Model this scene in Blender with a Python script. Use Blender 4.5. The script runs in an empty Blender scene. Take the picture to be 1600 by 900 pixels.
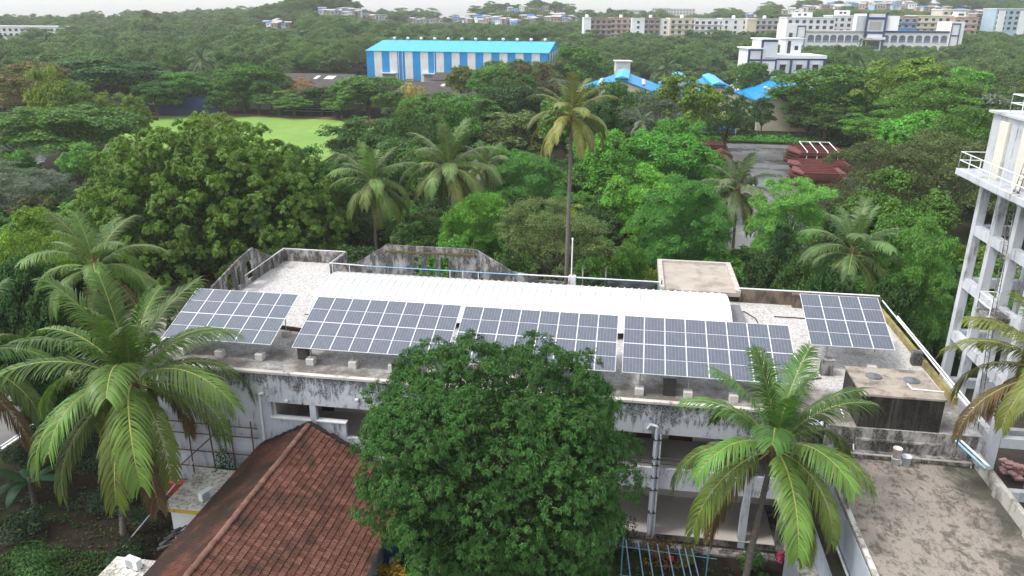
import bpy, math, random
import numpy as np
from mathutils import Matrix, Vector
rad = math.radians
S = bpy.context.scene
COL = S.collection

# ---------------------------------------------------------------- camera
CAM_Z = 28.3
F_PX = 1189.8                      # focal length in pixels of the 1600 px wide photograph
PITCH, ROLL, HEAD = rad(19.654), rad(0.373), rad(8.678)
def cam_axes():
    fwd = np.array([0, math.cos(PITCH), -math.sin(PITCH)]); right = np.array([1., 0, 0]); up = np.cross(right, fwd)
    r2 = right*math.cos(ROLL)+up*math.sin(ROLL); u2 = -right*math.sin(ROLL)+up*math.cos(ROLL)
    c, s = math.cos(HEAD), math.sin(HEAD)
    rz = np.array([[c, -s, 0], [s, c, 0], [0, 0, 1]])
    return np.stack([rz@r2, rz@u2, rz@fwd])
AX = cam_axes()
cd = bpy.data.cameras.new('camera'); cam = bpy.data.objects.new('camera', cd); COL.objects.link(cam)
cd.sensor_width = 36; cd.lens = F_PX/1600*36; cd.clip_start = .5; cd.clip_end = 12000
m = Matrix.Identity(4)
for i in range(3):
    m[i][0], m[i][1], m[i][2] = AX[0][i], AX[1][i], -AX[2][i]
m[2][3] = CAM_Z
cam.matrix_world = m
S.camera = cam

# ---------------------------------------------------------------- sky, sun, exposure
SUN_EL, SUN_AZ = rad(58), rad(-112)     # azimuth clockwise from +Y
w = bpy.data.worlds.new('World'); S.world = w; w.use_nodes = True
wn = w.node_tree.nodes; wl = w.node_tree.links
bg = wn['Background']; bg.inputs['Strength'].default_value = .15
sky = wn.new('ShaderNodeTexSky'); sky.sky_type = 'NISHITA'; sky.sun_disc = False
sky.sun_elevation = SUN_EL; sky.sun_rotation = SUN_AZ; sky.air_density = 1.0; sky.dust_density = 2.0; sky.ozone_density = 1.0; sky.altitude = 30
hs = wn.new('ShaderNodeHueSaturation'); hs.inputs['Saturation'].default_value = .22; hs.inputs['Value'].default_value = 1.65
wl.new(sky.outputs[0], hs.inputs['Color']); wl.new(hs.outputs[0], bg.inputs['Color'])
sd = bpy.data.lights.new('sun', 'SUN'); sd.energy = 1.5; sd.angle = rad(10); sd.color = (1, .96, .9)
so = bpy.data.objects.new('sun', sd); COL.objects.link(so)
sv = Vector((math.sin(SUN_AZ)*math.cos(SUN_EL), math.cos(SUN_AZ)*math.cos(SUN_EL), math.sin(SUN_EL)))
so.rotation_euler = sv.to_track_quat('Z', 'Y').to_euler(); so.location = (-60, -20, 120)
vs = S.view_settings; vs.view_transform = 'Standard'; vs.look = 'None'; vs.exposure = 0.57; vs.gamma = 1; vs.use_curve_mapping = False
S.render.engine = 'CYCLES'
cy = S.cycles
cy.max_bounces = 5; cy.diffuse_bounces = 2; cy.glossy_bounces = 2; cy.transmission_bounces = 3; cy.volume_bounces = 2; cy.transparent_max_bounces = 4
cy.caustics_reflective = False; cy.caustics_refractive = False; cy.use_denoising = True
cy.sample_clamp_indirect = 6

# ---------------------------------------------------------------- helpers
def at(u, v, z=None, y=None, x=None):
    """world point on the ray through pixel (u, v) of the photograph at a given height, y or x"""
    r = AX.T@np.array([(u-800)/F_PX, -(v-450)/F_PX, 1.])
    t = (z-CAM_Z)/r[2] if z is not None else (y/r[1] if y is not None else x/r[0])
    p = r*t
    return np.array([p[0], p[1], p[2]+CAM_Z])
def to_px(p):
    q = AX@(np.array(p, float)-np.array([0, 0, CAM_Z]))
    return 800+F_PX*q[0]/q[2], 450-F_PX*q[1]/q[2], q[2]
def tag(o, label=None, cat=None, group=None, kind=None):
    if label: o['label'] = label
    if cat: o['category'] = cat
    if group: o['group'] = group
    if kind: o['kind'] = kind
    return o
def empty(name, loc, label, cat, group=None, rz=0):
    o = bpy.data.objects.new(name, None); COL.objects.link(o); o.location = loc; o.rotation_euler.z = rz
    o.empty_display_size = .3
    return tag(o, label, cat, group)
def link(name, me, parent=None, loc=(0, 0, 0), rz=0, sc=None, rot=None):
    o = bpy.data.objects.new(name, me); COL.objects.link(o)
    if parent: o.parent = parent
    o.location = loc
    if rot is not None: o.rotation_euler = rot
    else: o.rotation_euler.z = rz
    if sc is not None: o.scale = sc
    return o
def copy_tree(o, parent=None):
    c = o.copy(); COL.objects.link(c); c.parent = parent
    for ch in list(o.children): copy_tree(ch, c)
    return c
def mesh_np(name, v, f, mat, smooth=False):
    """v (n,3); f (m,4) quads or (m,3) triangles"""
    me = bpy.data.meshes.new(name); v = np.asarray(v, np.float32); f = np.asarray(f, np.int32)
    k = f.shape[1]
    me.vertices.add(len(v)); me.vertices.foreach_set('co', v.ravel())
    me.loops.add(f.size); me.loops.foreach_set('vertex_index', f.ravel())
    me.polygons.add(len(f)); me.polygons.foreach_set('loop_start', np.arange(0, f.size, k, dtype=np.int32))
    me.polygons.foreach_set('use_smooth', np.full(len(f), bool(smooth)))
    me.update(calc_edges=True); me.validate()
    if mat: me.materials.append(mat)
    return me
class MB:
    """collects shapes in world (or local) coordinates; build() links them as one mesh object"""
    def __init__(s): s.v = []; s.f = []; s.sm = []
    def add(s, vs, fs, smooth=False):
        n = len(s.v); s.v += [tuple(map(float, p)) for p in vs]; s.f += [tuple(i+n for i in f) for f in fs]; s.sm += [smooth]*len(fs); return s
    def box(s, x0, x1, y0, y1, z0, z1):
        x0, x1 = sorted((x0, x1)); y0, y1 = sorted((y0, y1)); z0, z1 = sorted((z0, z1))
        return s.add([(x0,y0,z0),(x1,y0,z0),(x1,y1,z0),(x0,y1,z0),(x0,y0,z1),(x1,y0,z1),(x1,y1,z1),(x0,y1,z1)],
                     [(3,2,1,0),(4,5,6,7),(0,1,5,4),(1,2,6,5),(2,3,7,6),(3,0,4,7)])
    def obox(s, a, b, w, h, up=(0, 0, 1)):
        """beam from a to b with width w and height h"""
        a = Vector(a); b = Vector(b); d = (b-a).normalized(); u = Vector(up)
        sdv = d.cross(u)
        if sdv.length < 1e-4: sdv = d.cross(Vector((0, 1, 0)))
        sdv.normalize(); u = sdv.cross(d)
        p = []
        for q in (a, b):
            for i, j in ((-1,-1),(1,-1),(1,1),(-1,1)): p.append(q+sdv*(i*w/2)+u*(j*h/2))
        return s.add(p, [(3,2,1,0),(4,5,6,7),(0,1,5,4),(1,2,6,5),(2,3,7,6),(3,0,4,7)])
    def tube(s, pts, r, n=8, r2=None, cap=True):
        pts = [Vector(p) for p in pts]; m = len(pts); vs = []; prev = None
        rs = r if isinstance(r, (list, tuple)) else [r+(((r2 if r2 is not None else r)-r)*i/max(1, m-1)) for i in range(m)]
        for i, p in enumerate(pts):
            d = (pts[min(i+1, m-1)]-pts[max(i-1, 0)]).normalized()
            if prev is None:
                a = d.cross(Vector((0, 0, 1)))
                if a.length < 1e-3: a = Vector((1, 0, 0))
            else: a = prev-d*prev.dot(d)
            a.normalize(); prev = a; b = d.cross(a)
            for k in range(n):
                t = 2*math.pi*k/n; vs.append(p+(a*math.cos(t)+b*math.sin(t))*rs[i])
        fs = [(i*n+k, i*n+(k+1)%n, (i+1)*n+(k+1)%n, (i+1)*n+k) for i in range(m-1) for k in range(n)]
        s.add(vs, fs, True)
        if cap:
            s.add([vs[k] for k in range(n)], [tuple(range(n))[::-1]]); s.add([vs[(m-1)*n+k] for k in range(n)], [tuple(range(n))])
        return s
    def lathe(s, c, prof, n=16):
        """prof: list of (r, z) around the vertical axis through c"""
        vs = [(c[0]+r*math.cos(2*math.pi*k/n), c[1]+r*math.sin(2*math.pi*k/n), c[2]+z) for r, z in prof for k in range(n)]
        fs = [(i*n+k, i*n+(k+1)%n, (i+1)*n+(k+1)%n, (i+1)*n+k) for i in range(len(prof)-1) for k in range(n)]
        return s.add(vs, fs, True)
    def prism(s, pts, ax, a, b):
        """polygon pts (2d) extruded along axis ax ('x','y','z') from a to b"""
        def P(p, t): return {'x': (t, p[0], p[1]), 'y': (p[0], t, p[1]), 'z': (p[0], p[1], t)}[ax]
        n = len(pts); vs = [P(p, a) for p in pts]+[P(p, b) for p in pts]
        fs = [tuple(range(n))[::-1], tuple(range(n, 2*n))]+[(i, (i+1)%n, n+(i+1)%n, n+i) for i in range(n)]
        return s.add(vs, fs)
    def mesh(s, name, mat, off=(0, 0, 0)):
        me = bpy.data.meshes.new(name)
        me.from_pydata([(p[0]-off[0], p[1]-off[1], p[2]-off[2]) for p in s.v], [], s.f)
        me.polygons.foreach_set('use_smooth', s.sm)
        import bmesh
        bm = bmesh.new(); bm.from_mesh(me); bmesh.ops.recalc_face_normals(bm, faces=bm.faces); bm.to_mesh(me); bm.free()
        if mat: me.materials.append(mat)
        return me
    def build(s, name, mat, parent=None, bev=0):
        off = (0, 0, 0); p = parent
        while p: off = tuple(off[i]+p.location[i] for i in range(3)); p = p.parent
        o = link(name, s.mesh(name, mat, off), parent)
        if bev:
            b = o.modifiers.new('edge', 'BEVEL'); b.width = bev; b.segments = 2; b.limit_method = 'ANGLE'; b.angle_limit = rad(40)
        return o
def structure(o): o['kind'] = 'structure'; return o

# ---------------------------------------------------------------- materials
MATS = {}
def nodes(name):
    mt = bpy.data.materials.new(name); mt.use_nodes = True; MATS[name] = mt
    return mt, mt.node_tree.nodes, mt.node_tree.links, mt.node_tree.nodes['Principled BSDF']
def coords(n, l, scale=(1, 1, 1), kind='Object', loc=None):
    tc = n.new('ShaderNodeTexCoord'); mp = n.new('ShaderNodeMapping'); mp.inputs['Scale'].default_value = scale
    if loc: mp.inputs['Location'].default_value = loc
    l.new(tc.outputs[kind], mp.inputs[0]); return mp.outputs[0]
def noise(n, l, vec, sc, det=5, rough=.6, dist=0):
    t = n.new('ShaderNodeTexNoise'); t.inputs['Scale'].default_value = sc; t.inputs['Detail'].default_value = det; t.inputs['Roughness'].default_value = rough; t.inputs['Distortion'].default_value = dist
    if vec is not None: l.new(vec, t.inputs['Vector'])
    return t.outputs['Fac']
def ramp(n, l, fac, stops):
    r = n.new('ShaderNodeValToRGB'); e = r.color_ramp.elements
    while len(e) < len(stops): e.new(.5)
    for el, (p, c) in zip(e, stops):
        el.position = p; el.color = (c, c, c, 1) if isinstance(c, (int, float)) else (*c, 1)
    l.new(fac, r.inputs[0]); return r.outputs[0]
def mix(n, l, a, b, fac, mode='MIX'):
    x = n.new('ShaderNodeMix'); x.data_type = 'RGBA'; x.blend_type = mode
    for val, i in ((a, 6), (b, 7)):
        if isinstance(val, tuple): x.inputs[i].default_value = (*val, 1)
        else: l.new(val, x.inputs[i])
    if isinstance(fac, (int, float)): x.inputs[0].default_value = fac
    else: l.new(fac, x.inputs[0])
    return x.outputs[2]
def bump(n, l, h, p, strength=.3, dist=.05):
    b = n.new('ShaderNodeBump'); b.inputs['Strength'].default_value = strength; b.inputs['Distance'].default_value = dist
    l.new(h, b.inputs['Height']); l.new(b.outputs[0], p.inputs['Normal'])
def plain(name, c, rough=.75, var=.18, sc=2.0, spec=.3, metal=0, bmp=0):
    mt, n, l, p = nodes(name)
    v = coords(n, l); f = noise(n, l, v, sc, 6)
    d = tuple(x*(1-var) for x in c); h = tuple(min(1, x*(1+var)) for x in c)
    l.new(ramp(n, l, f, [(.3, d), (.7, h)]), p.inputs['Base Color'])
    p.inputs['Roughness'].default_value = rough; p.inputs['Specular IOR Level'].default_value = spec; p.inputs['Metallic'].default_value = metal
    if bmp: bump(n, l, noise(n, l, v, sc*6, 4), p, bmp, .03)
    return mt
def stained(name, base, dark, lo=.5, hi=.66, streak=(5, 5, .6), sc=1.0, fine=.4, zt=None, zl=1.5, rough=.85):
    """weathered plaster: black mould in vertical streaks (denser under the coping height zt)"""
    mt, n, l, p = nodes(name)
    v = coords(n, l, streak); a = noise(n, l, v, sc, 8, .7, .3)
    v2 = coords(n, l, (1, 1, 1)); b = noise(n, l, v2, .7, 5, .6); c = noise(n, l, v2, 14, 4, .7)
    s = n.new('ShaderNodeMath'); s.operation = 'ADD'
    l.new(a, s.inputs[0])
    s2 = n.new('ShaderNodeMath'); s2.operation = 'MULTIPLY_ADD'; s2.inputs[1].default_value = .5; s2.inputs[2].default_value = -.25
    l.new(b, s2.inputs[0]); l.new(s2.outputs[0], s.inputs[1]); out = s.outputs[0]
    if zt is not None:
        g = n.new('ShaderNodeNewGeometry'); sx = n.new('ShaderNodeSeparateXYZ'); l.new(g.outputs['Position'], sx.inputs[0])
        mr = n.new('ShaderNodeMapRange'); mr.inputs[1].default_value = zt-zl; mr.inputs[2].default_value = zt; mr.inputs[3].default_value = -.12; mr.inputs[4].default_value = .1
        l.new(sx.outputs[2], mr.inputs[0]); ad = n.new('ShaderNodeMath'); ad.operation = 'ADD'; l.new(out, ad.inputs[0]); l.new(mr.outputs[0], ad.inputs[1]); out = ad.outputs[0]
    fa = ramp(n, l, out, [(lo, 0.), (hi, 1.)])
    fc = ramp(n, l, c, [(.35, 0.), (.6, 1.)])
    mm = n.new('ShaderNodeMath'); mm.operation = 'MULTIPLY'; l.new(fa, mm.inputs[0])
    m3 = n.new('ShaderNodeMath'); m3.operation = 'MULTIPLY_ADD'; m3.inputs[1].default_value = fine; m3.inputs[2].default_value = 1-fine
    l.new(fc, m3.inputs[0]); l.new(m3.outputs[0], mm.inputs[1])
    col = mix(n, l, base, tuple(x*.82 for x in base), ramp(n, l, b, [(.35, 0.), (.7, 1.)]))
    l.new(mix(n, l, col, dark, mm.outputs[0]), p.inputs['Base Color'])
    p.inputs['Roughness'].default_value = rough; p.inputs['Specular IOR Level'].default_value = .2
    bump(n, l, c, p, .25, .02)
    return mt
def foliage_mat(name, trans=.25, rough=.5, spread=.35):
    """leaf colour = the object's own colour, varied leaf by leaf and clump by clump"""
    mt, n, l, p = nodes(name)
    oi = n.new('ShaderNodeObjectInfo'); g = n.new('ShaderNodeNewGeometry')
    v = coords(n, l); f = noise(n, l, v, .45, 3)
    r1 = n.new('ShaderNodeMapRange'); r1.inputs[3].default_value = 1-spread; r1.inputs[4].default_value = 1+spread; l.new(g.outputs['Random Per Island'], r1.inputs[0])
    r2 = n.new('ShaderNodeMapRange'); r2.inputs[1].default_value = .3; r2.inputs[2].default_value = .7; r2.inputs[3].default_value = .72; r2.inputs[4].default_value = 1.3; l.new(f, r2.inputs[0])
    r3 = n.new('ShaderNodeMapRange'); r3.inputs[3].default_value = .8; r3.inputs[4].default_value = 1.28; l.new(oi.outputs['Random'], r3.inputs[0])
    m1 = n.new('ShaderNodeMath'); m1.operation = 'MULTIPLY'; l.new(r1.outputs[0], m1.inputs[0]); l.new(r2.outputs[0], m1.inputs[1])
    m2 = n.new('ShaderNodeMath'); m2.operation = 'MULTIPLY'; l.new(m1.outputs[0], m2.inputs[0]); l.new(r3.outputs[0], m2.inputs[1])
    hv = n.new('ShaderNodeHueSaturation'); l.new(oi.outputs['Color'], hv.inputs['Color']); l.new(m2.outputs[0], hv.inputs['Value'])
    r4 = n.new('ShaderNodeMapRange'); r4.inputs[3].default_value = .476; r4.inputs[4].default_value = .52; hm = n.new('ShaderNodeMath'); hm.operation = 'MULTIPLY_ADD'; hm.inputs[1].default_value = .4; l.new(g.outputs['Random Per Island'], hm.inputs[0]); hm2 = n.new('ShaderNodeMath'); hm2.operation = 'MULTIPLY'; hm2.inputs[1].default_value = 7.31; l.new(oi.outputs['Random'], hm2.inputs[0]); hm3 = n.new('ShaderNodeMath'); hm3.operation = 'FRACT'; l.new(hm2.outputs[0], hm3.inputs[0]); hm4 = n.new('ShaderNodeMath'); hm4.operation = 'MULTIPLY'; hm4.inputs[1].default_value = .6; l.new(hm3.outputs[0], hm4.inputs[0]); l.new(hm4.outputs[0], hm.inputs[2]); l.new(hm.outputs[0], r4.inputs[0]); l.new(r4.outputs[0], hv.inputs['Hue'])
    yf = ramp(n, l, g.outputs['Random Per Island'], [(.965, 0.), (.97, .55)]); ym = n.new('ShaderNodeMix'); ym.data_type = 'RGBA'; l.new(yf, ym.inputs[0]); l.new(hv.outputs[0], ym.inputs[6]); ym.inputs[7].default_value = (.22, .19, .05, 1)
    l.new(ym.outputs[2], p.inputs['Base Color']); p.inputs['Roughness'].default_value = rough; p.inputs['Specular IOR Level'].default_value = .25
    tr = n.new('ShaderNodeBsdfTranslucent'); ly = n.new('ShaderNodeHueSaturation'); ly.inputs['Value'].default_value = 1.3; ly.inputs['Saturation'].default_value = 1.1
    l.new(hv.outputs[0], ly.inputs['Color']); l.new(ly.outputs[0], tr.inputs['Color'])
    ms = n.new('ShaderNodeMixShader'); ms.inputs[0].default_value = trans; l.new(p.outputs[0], ms.inputs[1]); l.new(tr.outputs[0], ms.inputs[2])
    l.new(ms.outputs[0], n['Material Output'].inputs['Surface'])
    return mt
LEAF = foliage_mat('leaf', .32, .45, .45); FROND = foliage_mat('frond_leaf', .3, .4, .25)
BARK = plain('bark', (.10, .085, .065), .9, .35, 4, .1, 0, .5)
PALMBARK = plain('palm_bark', (.16, .14, .12), .9, .35, 8, .1, 0, .6)
# ---------------------------------------------------------------- ground
SKYLINE = [(-400, 34), (0, 34), (150, 31), (230, 27), (330, 26), (400, 20), (440, 14), (500, 14), (560, 16), (640, 24), (700, 24), (760, 13), (830, 10), (900, 19), (960, 23), (1100, 23), (1150, 17), (1200, 10), (1300, 1), (1450, -2), (1600, 0), (2000, 5)]
CREST = 950.
HILLS = [(505, 740, 85, 130, 15), (830, 930, 75, 90, 7), (240, 640, 60, 110, 5), (1390, 980, 200, 150, 8)]   # u, distance, half width in u, length, height
def terrain(x, y):
    c, s = math.cos(HEAD), math.sin(HEAD)
    d = -s*x+c*y; lt = c*x+s*y
    r = math.hypot(x, y)
    if d < 200 or r < 300: return 0.
    u = max(-400, min(2000, 800+1263*lt/d))
    v = float(np.interp(u, [a for a, b in SKYLINE], [b for a, b in SKYLINE]))
    z = max(6, 28.3+(25-v)*CREST/1342-10)
    t = max(0, min(1, (d-255)/(CREST-255))); t = .4*t*t*(3-2*t)+.6*t
    h = z*t
    for hu, hd, hw_, hl, hh in HILLS: h += hh*math.exp(-((u-hu)/hw_)**2-((d-hd)/hl)**2)
    if d > CREST: h -= min(z*.75, (d-CREST)*.03)
    return h
def ground_mat():
    mt, n, l, p = nodes('soil_and_grass')
    v = coords(n, l); a = noise(n, l, v, .05, 6); b = noise(n, l, v, 1.5, 6); c = noise(n, l, v, 9, 4)
    g = mix(n, l, (.02, .042, .012), (.035, .06, .016), ramp(n, l, b, [(.4, 0.), (.6, 1.)]))
    so_ = mix(n, l, (.014, .0105, .008), (.036, .026, .018), ramp(n, l, b, [(.35, 0.), (.65, 1.)]))
    l.new(mix(n, l, so_, g, ramp(n, l, a, [(.5, 0.), (.62, 1.)])), p.inputs['Base Color'])
    p.inputs['Roughness'].default_value = .95; p.inputs['Specular IOR Level'].default_value = .1
    bump(n, l, c, p, .5, .08); return mt
GROUND = ground_mat()
NA = 160
rs = list(np.concatenate([[0.5], np.linspace(10, 300, 24), np.linspace(330, 1100, 40), [1200, 1400, 1700, 2100, 2600, 3200, 4000]]))
gv = [(0, 0, 0)]; gf = []
for r in rs:
    for k in range(NA):
        a = 2*math.pi*k/NA; x, y = r*math.sin(a), r*math.cos(a); gv.append((x, y, terrain(x, y)))
for k in range(NA): gf.append((0, 1+(k+1)%NA, 1+k))
for i in range(len(rs)-1):
    for k in range(NA):
        a = 1+i*NA+k; b = 1+i*NA+(k+1)%NA; gf.append((a, b, b+NA, a+NA))
gm = bpy.data.meshes.new('ground'); gm.from_pydata(gv, [], gf); gm.materials.append(GROUND)
for p_ in gm.polygons: p_.use_smooth = True
structure(link('ground', gm))

def wetmat(name, c, c2, rough_lo, rough_hi, sc=.25):
    mt, n, l, p = nodes(name)
    v = coords(n, l); a = noise(n, l, v, sc, 6); b = noise(n, l, v, 6, 5)
    l.new(mix(n, l, mix(n, l, c, c2, ramp(n, l, a, [(.4, 0.), (.62, 1.)])), (.02, .02, .018), ramp(n, l, b, [(.62, 0.), (.9, .5)])), p.inputs['Base Color'])
    l.new(ramp(n, l, a, [(.42, rough_lo), (.6, rough_hi)]), p.inputs['Roughness']); bump(n, l, b, p, .15, .02)
    return mt
ASPH = wetmat('asphalt', (.12, .12, .122), (.20, .195, .19), .45, .8)
WETYARD = wetmat('wet_yard', (.065, .065, .067), (.15, .147, .145), .18, .6, .12)
PAVE = plain('paving', (.30, .26, .22), .85, .25, 1.5, .2, 0, .2)
WHITEPAINT = plain('white_paint', (.78, .78, .76), .5, .08, 2)
b = MB(); b.add([(-49, -20, .012), (-41.5, -20, .012), (-41.5, 118, .012), (-49, 118, .012)], [(0, 1, 2, 3)]); structure(b.build('road', ASPH))
b = MB(); b.box(-41.5, -41.3, -20, 62, 0, .13); k_ = b.build('kerb', WHITEPAINT); structure(k_)
b = MB(); b.box(-41.95, -41.83, -20, 62, .014, .0165); structure(b.build('road_edge_line', WHITEPAINT))
b = MB(); b.add([(-49, 62, .017), (-28.9, 62, .017), (-28.9, 80, .017), (-49, 80, .017)], [(0, 1, 2, 3)]); structure(b.build('pavement', PAVE))
b = MB(); b.add([(13, 92, .014), (24, 92, .014), (29, 136, .014), (43, 140, .014), (44, 188, .014), (4, 190, .014), (6, 150, .014), (13, 130, .014)], [tuple(range(8))]); structure(b.build('yard_road', WETYARD))
b = MB(); b.add([(-30, 66, .01), (20, 66, .01), (20, 92.5, .01), (-30, 92.5, .01)], [(0, 1, 2, 3)]); structure(b.build('rear_lane', plain('lane', (.07, .06, .05), .9, .3, .6, .2, 0, .2)))
# sports field: mown grass sheet
def field_mat():
    mt, n, l, p = nodes('field_grass')
    v = coords(n, l); a = noise(n, l, v, .03, 4); b = noise(n, l, v, 4, 6)
    c = mix(n, l, (.115, .255, .03), (.19, .31, .045), ramp(n, l, a, [(.35, 0.), (.65, 1.)]))
    l.new(mix(n, l, c, (.13, .15, .04), ramp(n, l, noise(n, l, v, .35, 6), [(.5, 0.), (.75, .7)])), p.inputs['Base Color'])
    p.inputs['Roughness'].default_value = .9; bump(n, l, b, p, .4, .05); return mt
b = MB(); b.add([(-102, 130, .02), (-60, 130, .02), (-68, 200, .02), (-84, 211, .02), (-120, 213.5, .02), (-143, 209, .02), (-128, 176, .02)], [tuple(range(7))]); structure(b.build('sports_field', field_mat()))
b = MB(); b.add([(-150, 211.5, .03), (-120, 213.5, .03), (-84, 211, .03), (-60, 204, .03), (-58, 212, .03), (-84, 216, .03), (-120, 219, .03), (-150, 217, .03)], [tuple(range(8))]); structure(b.build('earth_track', plain('red_earth', (.16, .10, .065), .95, .3, .5, .1, 0, .3)))
# low weeds and litter of leaves over the garden soil near the buildings (nobody could count them)
rg = np.random.default_rng(5)
def scatter_tufts(name, areas, mat, size, label, cat, colr):
    V = []; Fq = []
    for (x0, x1, y0, y1, n) in areas:
        P0 = np.column_stack([rg.uniform(x0, x1, n), rg.uniform(y0, y1, n), np.zeros(n)])
        P0[:, 2] = .01
        for k in range(3):
            a = rg.uniform(0, 6.28, n); h = rg.uniform(.4, 1.2, n)*size; wd = size*.25
            dx = np.column_stack([np.cos(a), np.sin(a), np.zeros(n)]); sx = np.column_stack([-np.sin(a), np.cos(a), np.zeros(n)])
            up = np.array([0, 0, 1.])
            tip = P0+dx*(h*.6)[:, None]+up*(h*.6)[:, None]; mid = P0+dx*(h*.25)[:, None]+up*(h*.45)[:, None]
            i0 = len(V)*0+sum(len(q) for q in V)
            V.append(np.stack([P0, mid-sx*wd, tip, mid+sx*wd], 1).reshape(-1, 3)); Fq.append(i0+np.arange(4*n).reshape(-1, 4))
    me = mesh_np(name, np.concatenate(V), np.concatenate(Fq), mat); o = link(name, me); o.color = colr
    return tag(o, label, cat, kind='stuff')
scatter_tufts('weeds', [(-40, -24, 22, 36.5, 1800), (-33, -26, 27, 31, 1500), (-12, 9, 27, 36.4, 900)], LEAF, .22, 'low green weeds scattered over the dark garden soil', 'weeds', (.05, .11, .025, 1))
# ---------------------------------------------------------------- main building
ZR = 8.85; YF = 37.25
WALL = stained('stained_plaster', (.56, .585, .635), (.03, .03, .03), .405, .53, (3.6, 3.6, 1.0), 1.0, .75, ZR, 1.6)
WALLC = stained('clean_plaster', (.53, .56, .615), (.08, .08, .08), .54, .74, (4, 4, .8), 1.0, .6)
INNER = plain('inner_wall', (.50, .47, .44), .9, .1, .6)
DOORB = plain('brown_door', (.045, .022, .014), .7, .3, 3)
PARA = stained('black_parapet', (.36, .345, .33), (.025, .023, .021), .38, .54, (2.2, 2.2, .8), 1.0, .5)
PARB = stained('brown_parapet', (.20, .155, .12), (.04, .03, .025), .4, .65, (2.5, 2.5, 1), 1.0, .5)
PIPEW = plain('white_pipe', (.72, .74, .75), .45, .08, 5)
PIPEB = plain('blue_pipe', (.25, .48, .68), .45, .1, 5)
PIPEG = plain('grey_pipe', (.46, .5, .56), .5, .12, 5)
BLACKM = plain('black_rail', (.03, .03, .035), .6, .2, 5)
def roof_mat():
    mt, n, l, p = nodes('china_mosaic_roof')
    v = coords(n, l); vo = n.new('ShaderNodeTexVoronoi'); vo.inputs['Scale'].default_value = 16; l.new(v, vo.inputs['Vector'])
    a = noise(n, l, v, .28, 6, .65); b = noise(n, l, v, 5, 6, .75); c = noise(n, l, v, 22, 4, .7)
    base = mix(n, l, (.44, .425, .41), (.62, .605, .59), vo.outputs['Color'])
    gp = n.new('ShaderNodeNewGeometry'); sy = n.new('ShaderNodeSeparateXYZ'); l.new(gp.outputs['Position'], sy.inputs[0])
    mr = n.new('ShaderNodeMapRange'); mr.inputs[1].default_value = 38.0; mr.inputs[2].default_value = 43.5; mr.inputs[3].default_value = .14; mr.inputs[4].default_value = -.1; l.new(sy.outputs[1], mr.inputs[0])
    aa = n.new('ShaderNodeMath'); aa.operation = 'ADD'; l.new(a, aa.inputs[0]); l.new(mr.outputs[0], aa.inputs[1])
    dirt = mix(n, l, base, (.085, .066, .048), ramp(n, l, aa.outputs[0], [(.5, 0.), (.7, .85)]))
    sp = n.new('ShaderNodeMath'); sp.operation = 'MULTIPLY'
    l.new(ramp(n, l, b, [(.44, 0.), (.58, 1.)]), sp.inputs[0]); l.new(ramp(n, l, c, [(.45, 0.), (.6, 1.)]), sp.inputs[1])
    l.new(mix(n, l, dirt, (.07, .06, .05), sp.outputs[0]), p.inputs['Base Color'])
    p.inputs['Roughness'].default_value = .8; bump(n, l, c, p, .3, .02); return mt
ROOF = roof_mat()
MB_ = empty('main_building', (-5, YF, 0), 'long two-storey white concrete building with black mould stains and a flat mosaic roof', 'building')
# roof slab (main plate + rear-left extension + front right step)
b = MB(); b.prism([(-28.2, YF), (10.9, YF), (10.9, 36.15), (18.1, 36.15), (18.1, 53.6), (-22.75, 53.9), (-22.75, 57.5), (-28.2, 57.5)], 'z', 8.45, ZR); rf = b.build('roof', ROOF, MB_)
# front wall, in pieces round the openings
OPW = [(-20., -17.6), (-17.2, -12.85)]
b = MB(); b.box(-28.2, 9.3, YF-.02, YF+.28, 6.88, 8.83); b.build('fascia', WALL, MB_)
b = MB(); b.box(-28.2, 9.3, YF-.14, YF+.16, 8.72, 8.88); b.build('roof_edge', stained('edge_plaster', (.6, .57, .53), (.1, .09, .08), .55, .7, (3, 3, 3)), MB_, .02)
b = MB(); b.box(-28.2, -20., YF, YF+.28, 0, 6.88); b.build('wall', WALLC, MB_)
b = MB(); b.box(-20., -17.6, YF, YF+.28, 0, 5.82); b.build('wall', WALLC, MB_)
b = MB(); b.box(-17.6, -17.22, YF-.012, YF+.28, 0, 6.88); b.build('pier', WALLC, MB_)
b = MB(); b.box(-17.22, -15.45, YF, YF+.26, 0, 5.84); b.build('wall', WALL, MB_)
b = MB(); b.box(-15.45, -12.85, YF, YF+.26, 0, 4.92); b.build('wall', WALL, MB_)
for x0, x1, z in ((-20.05, -17.55, 5.82), (-17.25, -15.4, 5.84)):
    b = MB(); b.box(x0, x1, YF-.08, YF+.32, z, z+.09); b.build('sill', PIPEW, MB_, .01)
CX = [-12.65, -7.6, -2.6, 2.43, 7.5]
for cx in CX:
    b = MB(); b.box(cx-.2, cx+.2, YF-.03, YF+.37, 0, 6.88); b.build('column', WALLC, MB_, .015)
for x0, x1 in list(zip(CX[:-1], CX[1:]))+[(7.5, 9.5)]:
    b = MB(); b.box(x0+.2, x1-.2, YF, YF+.2, 3.42, 4.72); b.build('spandrel', WALL, MB_)
    for z in (4.95, 5.2, 5.45):
        b = MB(); b.tube([(x0+.2, YF+.1, z), (x1-.2, YF+.1, z)], .018, 6); b.build('rail', BLACKM, MB_)
    for t in (.33, .66):
        xx = x0+(x1-x0)*t; b = MB(); b.tube([(xx, YF+.1, 4.72), (xx, YF+.1, 5.45)], .016, 6); b.build('rail_post', BLACKM, MB_)
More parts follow.
